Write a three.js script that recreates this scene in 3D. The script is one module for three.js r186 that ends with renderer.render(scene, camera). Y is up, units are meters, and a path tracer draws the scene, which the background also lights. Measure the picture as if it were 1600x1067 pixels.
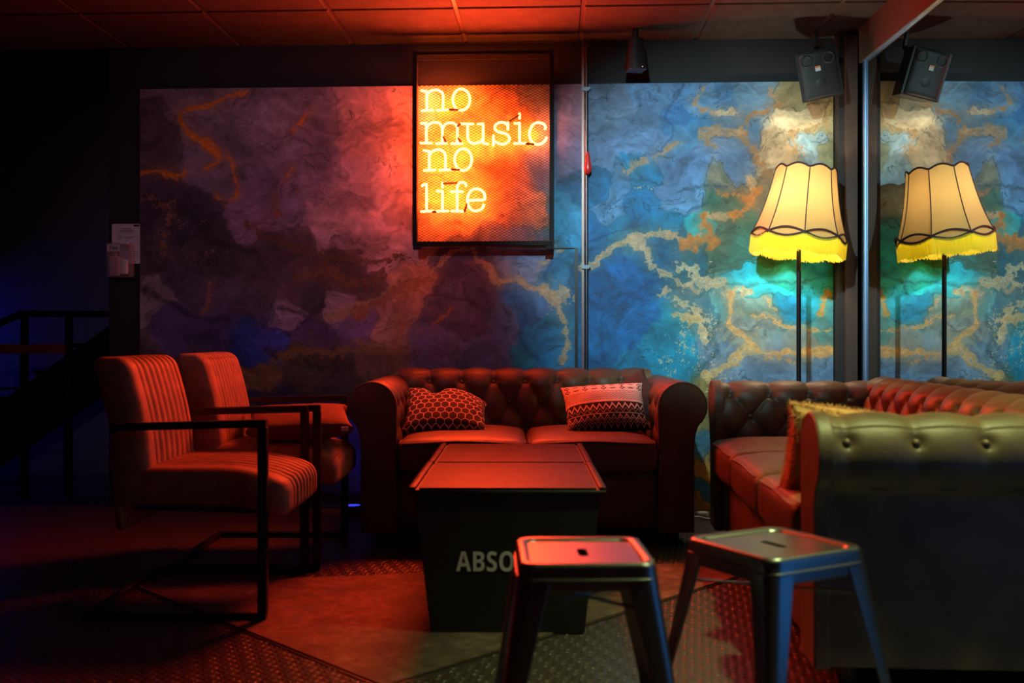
import * as THREE from 'three';
import { mergeGeometries, mergeVertices } from 'three/addons/utils/BufferGeometryUtils.js';
import { RectAreaLightUniformsLib } from 'three/addons/lights/RectAreaLightUniformsLib.js';
import { FontLoader } from 'three/addons/loaders/FontLoader.js';
import { TextGeometry } from 'three/addons/geometries/TextGeometry.js';

// ------------------------------------------------------------------ camera, lights, exposure
const F = 1556, CAMY = 0.95, HOR = 526;              // focal length in photo pixels, eye height, horizon row
const scene = new THREE.Scene();
scene.background = new THREE.Color(0x000000);
const camera = new THREE.PerspectiveCamera(2 * Math.atan(533.5 / F) * 180 / Math.PI, 1600 / 1067, 0.05, 60);
camera.position.set(0, CAMY, 0);
camera.setViewOffset(1600, 1067, 0, 533.5 - HOR, 1600, 1067);
camera.focus = 4.9; camera.userData.fStop = 2.0;
const renderer = new THREE.WebGLRenderer();
renderer.toneMapping = THREE.LinearToneMapping;
renderer.toneMappingExposure = 1.0;
renderer.shadowMap.enabled = true;
RectAreaLightUniformsLib.init();

const TANP = 0.0455, PSI = Math.atan(TANP), CP = Math.cos(PSI), SP = Math.sin(PSI), D0 = 5.4875; // back wall turned a little to the view
const MIR = -0.016;                                    // right wall turn
const NEON_COLOR = new THREE.Color().setRGB(1, 0.046, 0.014), NEON_GLOW = new THREE.Color().setRGB(1, 0.10, 0.008);
const ROOM_H = 2.58;

// ceiling spot washing the right half of the mural, and its housing further down
const SPOT_AT = [0.12, 2.46, -2.30], SPOT_TO = [1.14, 1.42, -5.42], DOWN_AT = [1.30, 2.50, -2.37];
const spot = new THREE.SpotLight(new THREE.Color().setRGB(0.60, 0.95, 1.0), 37, 0, 0.39, 0.8, 2);
spot.name = 'ceiling_spot_beam'; spot.position.set(...SPOT_AT); spot.shadow.radius = 1.5;
spot.target.position.set(...SPOT_TO); scene.add(spot, spot.target);
const LEFT_AT = [-1.0, 2.46, -2.30], LEFT_TO = [-1.15, 1.45, -5.5];  // added violet fill that lifts the left half of the mural
const fillSpot = new THREE.SpotLight(new THREE.Color().setRGB(0.80, 0.48, 0.68), 3.6, 0, 0.50, 0.8, 2);
fillSpot.name = 'violet_fill_beam'; fillSpot.position.set(...LEFT_AT); fillSpot.shadow.radius = 2; fillSpot.target.position.set(...LEFT_TO); scene.add(fillSpot, fillSpot.target);
// ceiling downlight over the near end of the long sofa and the stools
const down = new THREE.SpotLight(new THREE.Color().setRGB(0.84, 1.0, 0.36), 17, 0, 0.68, 0.9, 2);
down.name = 'ceiling_downlight_beam'; down.position.set(...DOWN_AT); down.shadow.radius = 2;
down.target.position.set(1.15, 0, -2.55); scene.add(down, down.target);

// ------------------------------------------------------------------ helpers
let seed = 12345;
const rnd = () => { seed = (seed * 1664525 + 1013904223) >>> 0; return seed / 4294967296; };
const rr = (a, b) => a + (b - a) * rnd();
const P = (px, py, d) => new THREE.Vector3((px - 800) / F * d, CAMY - (py - HOR) / F * d, -d);
const V = (x, y, z) => new THREE.Vector3(x, y, z);
const wallU = (px) => { const k = (px - 800) / F; return k * D0 / (CP + k * SP); };
const wallD = (u) => D0 - u * SP;
const wallY = (px, py) => CAMY - (py - HOR) / F * wallD(wallU(px));
const lin = (r, g, b) => new THREE.Color().setRGB(r, g, b);
const used = {};
const numbered = (n) => { if (used[n] === undefined) { used[n] = 0; return n; } used[n]++; return n + '_' + String(used[n]).padStart(3, '0'); };
function thing(name, label, category, pos = [0, 0, 0], turn = 0, group) {
  const o = new THREE.Group(); o.name = numbered(name); o.position.set(...pos); o.rotation.y = turn;
  o.userData = { label, category }; if (group) o.userData.group = group; scene.add(o); return o;
}
function part(name, geo, mat, parent) { const m = new THREE.Mesh(geo, mat); m.name = name; parent.add(m); return m; }
function struct(name, geo, mat, label, category) {
  const m = new THREE.Mesh(geo, mat); m.name = name; m.userData = { kind: 'structure', label, category }; scene.add(m); return m;
}
function single(name, geo, mat, label, category, group) {
  const m = new THREE.Mesh(geo, mat); m.name = numbered(name); m.userData = { label, category }; if (group) m.userData.group = group; scene.add(m); return m;
}
const toWall = (o) => { o.position.set(0, 0, -D0); o.rotation.y = -PSI; return o; };
const box = (w, h, d, x = 0, y = 0, z = 0) => new THREE.BoxGeometry(w, h, d).translate(x, y, z);
const merge = (list) => mergeGeometries(list.map((g) => { const q = g.index ? g.toNonIndexed() : g.clone(); for (const k of Object.keys(q.attributes)) if (!['position', 'normal', 'uv'].includes(k)) q.deleteAttribute(k); if (!q.attributes.uv) q.setAttribute('uv', new THREE.BufferAttribute(new Float32Array(q.attributes.position.count * 2), 2)); return q; }));
function bar(a, b, w, h = w, up = V(0, 1, 0), bevel = 0.002) {   // square tube from a to b with chamfered edges
  const len = a.distanceTo(b), s = new THREE.Shape(), x = w / 2, y = h / 2, c = Math.min(bevel, x * 0.4);
  s.moveTo(-x + c, -y); s.lineTo(x - c, -y); s.lineTo(x, -y + c); s.lineTo(x, y - c); s.lineTo(x - c, y); s.lineTo(-x + c, y); s.lineTo(-x, y - c); s.lineTo(-x, -y + c);
  const g = new THREE.ExtrudeGeometry(s, { depth: len, bevelEnabled: false });
  const dir = b.clone().sub(a).normalize(); let u = up.clone(); if (Math.abs(u.dot(dir)) > 0.98) u = V(1, 0, 0);
  const xa = u.clone().cross(dir).normalize(), ya = dir.clone().cross(xa);
  g.applyMatrix4(new THREE.Matrix4().makeBasis(xa, ya, dir).setPosition(a)); return g;
}
const pipe = (pts, r, seg = 40, rad = 8, closed = false, tension = 0.5) => new THREE.TubeGeometry(new THREE.CatmullRomCurve3(pts, closed, 'centripetal', tension), seg, r, rad, closed);
function polyTube(pts, r, rad = 8) {                    // polyline tube with softly rounded corners and end caps
  const c = new THREE.CurvePath();
  for (let i = 0; i < pts.length - 1; i++) c.add(new THREE.LineCurve3(pts[i], pts[i + 1]));
  return merge([...pts.map((p) => new THREE.SphereGeometry(r, rad, 6).translate(p.x, p.y, p.z)), ...c.curves.map((l) => { const g = new THREE.CylinderGeometry(r, r, l.getLength(), rad, 1, true); g.translate(0, l.getLength() / 2, 0); g.applyQuaternion(new THREE.Quaternion().setFromUnitVectors(V(0, 1, 0), l.v2.clone().sub(l.v1).normalize())); g.translate(l.v1.x, l.v1.y, l.v1.z); return g; })]);
}
function smoothNormals(g) {                            // weld by position, recompute normals, box-projected uv in metres
  g.deleteAttribute('normal'); g.deleteAttribute('uv'); g = mergeVertices(g, 1e-5); g.computeVertexNormals(); boxUV(g); return g;
}
function boxUV(g) {
  const p = g.attributes.position, n = g.attributes.normal, uv = new Float32Array(p.count * 2);
  for (let i = 0; i < p.count; i++) {
    const ax = Math.abs(n.getX(i)), ay = Math.abs(n.getY(i)), az = Math.abs(n.getZ(i));
    let a, b; if (ay >= ax && ay >= az) { a = p.getX(i); b = p.getZ(i); } else if (ax >= az) { a = p.getZ(i); b = p.getY(i); } else { a = p.getX(i); b = p.getY(i); }
    uv[2 * i] = a; uv[2 * i + 1] = b;
  }
  g.setAttribute('uv', new THREE.BufferAttribute(uv, 2)); return g;
}
function softBox(w, h, d, r, sx, sy, sz, fn) {          // rounded, subdivided, deformable box
  const g = new THREE.BoxGeometry(w, h, d, sx, sy, sz), p = g.attributes.position, v = V(0, 0, 0), c = V(0, 0, 0);
  for (let i = 0; i < p.count; i++) {
    v.fromBufferAttribute(p, i);
    c.set(Math.max(-w / 2 + r, Math.min(w / 2 - r, v.x)), Math.max(-h / 2 + r, Math.min(h / 2 - r, v.y)), Math.max(-d / 2 + r, Math.min(d / 2 - r, v.z)));
    v.sub(c); const l = v.length(); if (l > 1e-9) v.multiplyScalar(r / Math.max(Math.abs(v.x), Math.abs(v.y), Math.abs(v.z)) * Math.max(Math.abs(v.x), Math.abs(v.y), Math.abs(v.z)) / l * (r > 0 ? 1 : 0)); v.add(c);
    if (fn) fn(v); p.setXYZ(i, v.x, v.y, v.z);
  }
  return smoothNormals(g);
}
// noise
const PERM = new Uint8Array(512); { const a = [...Array(256).keys()]; for (let i = 255; i > 0; i--) { const j = Math.floor(rnd() * (i + 1)); [a[i], a[j]] = [a[j], a[i]]; } for (let i = 0; i < 512; i++) PERM[i] = a[i & 255]; }
const GX = new Float32Array(256), GY = new Float32Array(256); for (let i = 0; i < 256; i++) { const t = i / 256 * 6.28318; GX[i] = Math.cos(t); GY[i] = Math.sin(t); }
function noise(x, y, per = 256) {
  const xi = Math.floor(x), yi = Math.floor(y), fx = x - xi, fy = y - yi, u = fx * fx * fx * (fx * (fx * 6 - 15) + 10), v = fy * fy * fy * (fy * (fy * 6 - 15) + 10);
  const m = (q) => ((q % per) + per) % per, x0 = m(xi) & 255, x1 = m(xi + 1) & 255, y0 = m(yi) & 255, y1 = m(yi + 1) & 255;
  const g = (a, b, dx, dy) => { const h = PERM[PERM[a] + b]; return GX[h] * dx + GY[h] * dy; };
  const a = g(x0, y0, fx, fy), b = g(x1, y0, fx - 1, fy), c = g(x0, y1, fx, fy - 1), d = g(x1, y1, fx - 1, fy - 1);
  return (a + (b - a) * u + (c - a + (a - b - c + d) * u) * v) * 1.5;
}
function fbm(x, y, o = 4, per = 256) { let s = 0, a = 0.5, f = 1; for (let i = 0; i < o; i++) { s += a * noise(x * f, y * f, per * f); a *= 0.5; f *= 2; } return s; }
function dataTex(w, h, fn, srgb = false, repeat = true) {
  const d = new Uint8Array(w * h * 4);
  for (let j = 0; j < h; j++) for (let i = 0; i < w; i++) { const c = fn(i / w, j / h, i, j), o = (j * w + i) * 4; d[o] = Math.max(0, Math.min(255, c[0] * 255)); d[o + 1] = Math.max(0, Math.min(255, c[1] * 255)); d[o + 2] = Math.max(0, Math.min(255, c[2] * 255)); d[o + 3] = 255; }
  const t = new THREE.DataTexture(d, w, h); t.magFilter = THREE.LinearFilter; t.minFilter = THREE.LinearMipmapLinearFilter; t.generateMipmaps = true;
  t.wrapS = t.wrapT = repeat ? THREE.RepeatWrapping : THREE.ClampToEdgeWrapping; if (srgb) t.colorSpace = THREE.SRGBColorSpace; t.needsUpdate = true; return t;
}
const rep = (t, x, y = x) => { const c = t.clone(); c.repeat.set(x, y); c.needsUpdate = true; return c; };
const grey = (v) => [v, v, v];
const leatherBump = dataTex(512, 512, (u, v) => grey(0.5 + 0.5 * (0.6 * Math.abs(fbm(u * 32, v * 32, 3, 32)) * 2 - 0.3 + 0.3 * fbm(u * 8, v * 8, 3, 8))));
const blotch = dataTex(512, 512, (u, v) => grey(0.85 + 0.22 * fbm(u * 6, v * 6, 5, 6)), true);
const wornTex = dataTex(512, 512, (u, v) => { const a = fbm(u * 5 + 3, v * 5, 6, 5), b = fbm(u * 24, v * 24 + 5, 4, 24); return grey(0.74 + 0.5 * a + 0.25 * b - (a > 0.22 ? 0.12 : 0)); }, true);
const roughTex = dataTex(256, 256, (u, v) => grey(0.75 + 0.45 * fbm(u * 5, v * 5, 5, 5)));
const weave = dataTex(256, 256, (u, v) => grey(0.5 + 0.25 * Math.sin(u * 6.2832 * 32) * Math.sin(v * 6.2832 * 32) + 0.3 * fbm(u * 16, v * 16, 3, 16)));
const grit = dataTex(512, 512, (u, v) => grey(0.5 + 0.6 * fbm(u * 40, v * 40, 3, 40)));

const std = (o) => new THREE.MeshStandardMaterial(o), phys = (o) => new THREE.MeshPhysicalMaterial(o);
const M = {
  blackWall: std({ color: lin(0.016, 0.016, 0.018), roughness: 0.75, bumpMap: rep(grit, 2), bumpScale: 0.0006 }),
  stairWall: std({ color: lin(0.16, 0.16, 0.19), roughness: 0.85, bumpMap: rep(grit, 2), bumpScale: 0.001 }),
  bulkhead: std({ color: lin(0.06, 0.035, 0.025), roughness: 0.7, bumpMap: rep(grit, 2), bumpScale: 0.0006 }),
  tile: std({ color: lin(0.040, 0.035, 0.029), map: rep(blotch, 1.7), roughness: 0.9, bumpMap: rep(grit, 3), bumpScale: 0.002 }),
  tbar: std({ color: lin(0.14, 0.11, 0.09), roughness: 0.35, metalness: 0.5 }),
  tread: std({ color: lin(0.10, 0.085, 0.078), roughness: 0.42, metalness: 0.35, roughnessMap: rep(roughTex, 1.3) }),
  plate: std({ color: lin(0.24, 0.17, 0.13), map: rep(wornTex, 0.9), roughness: 0.72, bumpMap: rep(grit, 2.2), bumpScale: 0.0015 }),
  leather: std({ color: lin(0.14, 0.09, 0.045), map: rep(blotch, 2), roughness: 0.46, bumpMap: rep(leatherBump, 7), bumpScale: 0.0012 }),
  leatherButton: std({ color: lin(0.125, 0.08, 0.042), roughness: 0.35 }),
  suede: std({ color: lin(0.42, 0.24, 0.15), map: rep(blotch, 3), roughness: 0.62, bumpMap: rep(leatherBump, 10), bumpScale: 0.0008 }),
  blackSteel: std({ color: lin(0.012, 0.012, 0.013), roughness: 0.38, metalness: 0.2 }),
  gun: std({ color: lin(0.20, 0.207, 0.215), roughness: 0.36, metalness: 1.0 }),
  crate: std({ color: lin(0.012, 0.011, 0.011), roughness: 0.6, bumpMap: rep(grit, 3), bumpScale: 0.0004 }),
  crateTop: phys({ specularIntensity: 0.16, color: lin(0.07, 0.045, 0.036), map: rep(wornTex, 1.6), roughness: 0.5 }),
  white: std({ color: lin(0.62, 0.62, 0.6), roughness: 0.6 }),
  chrome: std({ color: lin(0.12, 0.14, 0.16), roughness: 0.36, metalness: 1 }),
  mirror: std({ color: lin(0.54, 0.55, 0.55), roughness: 0.012, metalness: 1 }),
  blackPlastic: std({ color: lin(0.014, 0.014, 0.015), roughness: 0.45 }),
  grille: std({ color: lin(0.03, 0.032, 0.032), roughness: 0.5, metalness: 0.4 }),
  wood: std({ color: lin(0.10, 0.045, 0.025), roughness: 0.5 }),
};

// ------------------------------------------------------------------ the room shell
const UL = wallU(220), UR = wallU(1301), UPOST = wallU(911);
struct('wall_back', box(4.28, 2.7, 0.16, (-2.27 + 2.01) / 2, 1.35, -0.09), M.blackWall, 'black painted back wall behind the mural', 'wall'); toWall(scene.children[scene.children.length - 1]);
{ // stair recess left of the mural
  struct('wall_stair', box(3.4, 3.3, 0.15, -3.75, 1.2, -6.95), M.stairWall, 'dark plaster wall behind the staircase', 'wall');
  struct('wall_return', box(0.14, 3.3, 1.35, -2.20, 1.2, -6.30), M.blackWall, 'black side wall of the stair recess', 'wall');
  struct('wall_left', box(0.15, 3.3, 10.2, -4.4, 1.2, -2.0), M.blackWall, 'black painted left wall', 'wall');
  struct('wall_front', box(7.2, 2.9, 0.15, -1.1, 1.3, 3.0), M.blackWall, 'black wall behind the camera', 'wall');
}
const rightWall = struct('wall_right', box(0.15, 2.75, 8.9, 0.10, 1.3, 3.85), M.blackWall, 'black painted right wall carrying the mirror', 'wall');
rightWall.position.set(1.85, 0, -5.2); rightWall.rotation.y = MIR;
const bulk = struct('trim_1', box(0.05, ROOM_H - 2.36, 7.6, 0.0, (ROOM_H + 2.36) / 2 + 0.03, 3.76), M.bulkhead, 'brown painted board between the mirror and the ceiling', 'trim');
bulk.position.set(1.85, 0, -5.2); bulk.rotation.y = MIR;

// floor: tread plate deck with a smooth worn plate let into it
const floor = struct('floor', box(6.4, 0.12, 9.9, -1.2, -0.06, -1.98), M.tread, 'dark floor of embossed tread plate', 'floor');
struct('floor_stair', box(2.3, 0.12, 1.35, -3.35, -0.062, -6.3), M.tread, 'dark landing floor of the stair recess', 'floor');
const plateTri = [[-0.345, 2.695], [1.18, 4.22], [-1.45, 3.80]];
{
  const inPlate = (x, d) => x + d > 2.335 && d - x > 3.03 && d < 3.8 + (x + 1.45) * 0.1597 + 0.008;
  const s = new THREE.Shape(); s.moveTo(plateTri[0][0], plateTri[0][1]); s.lineTo(plateTri[1][0], plateTri[1][1]); s.lineTo(plateTri[2][0], plateTri[2][1]); s.closePath();
  const g = new THREE.ExtrudeGeometry(s, { depth: 0.005, bevelEnabled: true, bevelThickness: 0.002, bevelSize: -0.002, bevelSegments: 1 }); g.rotateX(-Math.PI / 2); 
  const pm = part('floor_plate', g, M.plate, floor); pm.userData.label = 'smooth worn steel plate let into the floor';
  // joint strip round the plate
  const seam = (a, b) => bar(V(a[0], 0.0015, -a[1]), V(b[0], 0.0015, -b[1]), 0.012, 0.004);
  part('seam_strip', merge([seam([-1.9, 4.24], [-0.345, 2.683]), seam([-0.345, 2.683], [1.55, 4.578])]), M.blackSteel, floor);
  // raised bars of the tread pattern
  const bg = new THREE.SphereGeometry(1, 6, 4, 0, Math.PI * 2, 0, Math.PI / 2); bg.scale(0.0125, 0.0028, 0.0042);
  const list = []; const pitch = 0.027;
  for (let i = -150; i < 100; i++) for (let j = -10; j < 190; j++) {
    const a = i * pitch + ((j & 1) ? pitch / 2 : 0), b = j * pitch * 0.86; const x = (a * 0.94 - (b - 3.9) * 0.34), d = 3.9 + (b - 3.9) * 0.94 + a * 0.34;
    if (x < -3.2 || x > 1.8 || d < 1.9 || d > 5.45 - x * 0.045 || inPlate(x, d)) continue;
    if (x < -2.2 && d > 5.4) continue;
    list.push([x, d, (i + j) & 1 ? 0.6 : -0.75]);
  }
  const inst = new THREE.InstancedMesh(bg, M.tread, list.length), mt = new THREE.Matrix4();
  list.forEach(([x, d, t], k) => inst.setMatrixAt(k, mt.makeRotationY(t).setPosition(x, 0, -d)));
  inst.name = 'tread_pattern'; inst.userData = { kind: 'stuff', label: 'raised bars of the tread plate' }; floor.add(inst);
}
// suspended ceiling: slab, tiles, bars (aligned with the back wall)
const ceiling = struct('ceiling', box(7.4, 0.1, 11, -0.7, ROOM_H + 0.10, 3.6), M.blackWall, 'suspended ceiling of square mineral tiles in a metal grid', 'ceiling');
toWall(ceiling);
{
  const S = 0.631, U0 = -0.2547, V0 = 0.575 - S, tileG = softBoxTile(S - 0.03, S - 0.03);
  for (let i = -6; i <= 3; i++) for (let j = 0; j <= 11; j++) {
    const m = part('tile', tileG, M.tile, ceiling); m.position.set(U0 + (i + 0.5) * S, ROOM_H + 0.012, V0 + (j + 0.5) * S); m.rotation.y = (Math.abs(i * 3 + j) % 4) * Math.PI / 2;
  }
  const bars = [];
  for (let i = -6; i <= 4; i++) { const m = part('grid_bar', box(0.026, 0.02, 7.6), M.tbar, ceiling); m.position.set(U0 + i * S, ROOM_H + 0.012, 3.75); }
  for (let j = 0; j <= 11; j++) { const m = part('cross_bar', box(6.4, 0.018, 0.022), M.tbar, ceiling); m.position.set(U0 - S, ROOM_H + 0.012, V0 + j * S); }
}
function softBoxTile(w, d) { const s = new THREE.Shape(); s.moveTo(-w / 2, -d / 2); s.lineTo(w / 2, -d / 2); s.lineTo(w / 2, d / 2); s.lineTo(-w / 2, d / 2); s.closePath(); const g = new THREE.ExtrudeGeometry(s, { depth: 0.012, bevelEnabled: true, bevelThickness: 0.006, bevelSize: 0.006, bevelSegments: 1 }); g.rotateX(Math.PI / 2); return g; }

// ------------------------------------------------------------------ the mural (ink print on two panels)
function muralTexture(TW, TH, X0, X1, Y0, Y1) {        // authored on a print grid; x right, y down
  const regions = [ // x, y, r, g, b (sRGB pigment, with lampshade shadow and sign warmth painted in)
    [290, 165, 135, 125, 136], [450, 190, 147, 132, 150], [600, 190, 201, 163, 168], [340, 255, 123, 112, 132], [250, 215, 96, 84, 93], [480, 260, 149, 132, 162], [560, 300, 176, 150, 171], [620, 330, 201, 167, 187], [430, 310, 137, 120, 158], [540, 360, 187, 158, 171], [400, 340, 150, 123, 158],
    [236, 325, 74, 63, 91], [300, 345, 65, 58, 82], [330, 400, 71, 61, 74], [420, 420, 93, 77, 87], [290, 440, 85, 77, 104], [380, 470, 88, 77, 104], [470, 430, 102, 83, 93], [505, 470, 88, 75, 102], [250, 390, 76, 66, 80], [550, 425, 107, 82, 80], [590, 440, 103, 80, 85],
    [238, 475, 163, 150, 163], [540, 478, 176, 155, 171], [600, 410, 195, 163, 171], [470, 500, 158, 139, 166],
    [350, 520, 80, 69, 125], [270, 520, 94, 85, 143], [430, 538, 65, 75, 176], [390, 545, 40, 69, 156], [560, 522, 128, 109, 163], [480, 520, 103, 87, 132], [240, 540, 99, 91, 106],
    [400, 582, 131, 102, 67], [470, 572, 88, 75, 61], [540, 582, 79, 70, 63], [600, 565, 116, 94, 71], [300, 580, 99, 88, 106], [420, 640, 60, 60, 100], [540, 700, 60, 60, 130], [300, 700, 60, 60, 90],
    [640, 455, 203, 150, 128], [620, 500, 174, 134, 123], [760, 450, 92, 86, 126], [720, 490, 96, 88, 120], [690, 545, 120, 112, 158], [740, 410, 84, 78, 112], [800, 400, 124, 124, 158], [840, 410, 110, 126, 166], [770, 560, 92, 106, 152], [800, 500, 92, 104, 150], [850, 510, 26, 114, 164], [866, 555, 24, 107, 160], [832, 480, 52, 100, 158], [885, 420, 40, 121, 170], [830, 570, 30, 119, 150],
    [750, 230, 184, 142, 96], [700, 330, 184, 142, 96], [830, 330, 184, 142, 96], [800, 200, 184, 142, 96], [890, 170, 112, 128, 162], [890, 250, 96, 120, 168], [890, 330, 44, 124, 166], [880, 370, 40, 124, 166],  // sand tones behind the cage are painted in to warm the sign glow
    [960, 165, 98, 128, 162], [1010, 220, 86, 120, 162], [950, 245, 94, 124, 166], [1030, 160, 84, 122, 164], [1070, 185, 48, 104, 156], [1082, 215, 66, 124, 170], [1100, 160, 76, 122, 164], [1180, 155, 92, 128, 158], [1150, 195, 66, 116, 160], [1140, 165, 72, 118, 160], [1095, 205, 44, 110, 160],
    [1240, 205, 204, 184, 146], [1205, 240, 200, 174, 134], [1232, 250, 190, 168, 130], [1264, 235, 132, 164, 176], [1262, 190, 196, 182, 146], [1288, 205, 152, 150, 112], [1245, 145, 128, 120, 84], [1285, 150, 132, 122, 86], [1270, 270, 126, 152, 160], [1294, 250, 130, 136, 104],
    [1150, 240, 98, 128, 168], [1165, 260, 100, 128, 164], [935, 295, 14, 98, 148], [975, 290, 70, 120, 166], [1010, 275, 20, 113, 161], [960, 325, 76, 122, 164], [1050, 285, 84, 122, 168], [1090, 255, 86, 122, 168], [1020, 320, 10, 104, 157], [1070, 325, 84, 130, 172], [1085, 362, 25, 150, 167], [1140, 285, 112, 108, 90], [1185, 300, 112, 102, 78], [1135, 328, 56, 100, 84], [1160, 345, 58, 98, 80],  // the dark greens paint in the shadow of the lampshade
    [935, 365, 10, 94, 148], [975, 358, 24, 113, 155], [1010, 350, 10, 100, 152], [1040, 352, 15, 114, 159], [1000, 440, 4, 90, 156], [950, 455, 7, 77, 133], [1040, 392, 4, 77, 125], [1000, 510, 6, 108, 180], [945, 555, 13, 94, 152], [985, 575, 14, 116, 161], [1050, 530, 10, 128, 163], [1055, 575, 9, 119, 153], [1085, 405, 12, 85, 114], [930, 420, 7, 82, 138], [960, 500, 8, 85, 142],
    [1130, 395, 60, 96, 82], [1160, 400, 56, 108, 98], [1200, 400, 60, 130, 120], [1200, 428, 26, 190, 218], [1180, 440, 24, 180, 212], [1280, 430, 26, 186, 212], [1240, 440, 22, 188, 216], [1235, 480, 10, 140, 190], [1260, 470, 14, 160, 200], [1160, 475, 112, 152, 156], [1180, 480, 110, 160, 162], [1130, 475, 84, 150, 158], [1180, 520, 122, 152, 158], [1260, 530, 122, 146, 150], [1150, 510, 112, 140, 150], [1285, 505, 60, 140, 150], [1150, 572, 96, 132, 168], [1210, 570, 98, 132, 166], [1280, 580, 88, 124, 162], [1130, 545, 90, 130, 160], [1115, 500, 70, 120, 138], [1110, 470, 60, 110, 130],  // the first greens continue the painted lampshade shadow
    [1100, 640, 120, 110, 60], [1100, 690, 60, 110, 130], [1100, 735, 160, 120, 50], [1100, 760, 30, 100, 140], [1100, 785, 150, 110, 50], [980, 700, 18, 96, 142], [1200, 700, 90, 120, 150], [800, 700, 80, 90, 140],
  ];
  const W = (pts, w, c, rag = 1) => ({ pts, w, c, rag });
  const gold = [238, 142, 40], tan = [190, 164, 128], orange = [200, 118, 44], beige = [206, 186, 146], umber = [132, 92, 56];
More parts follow.
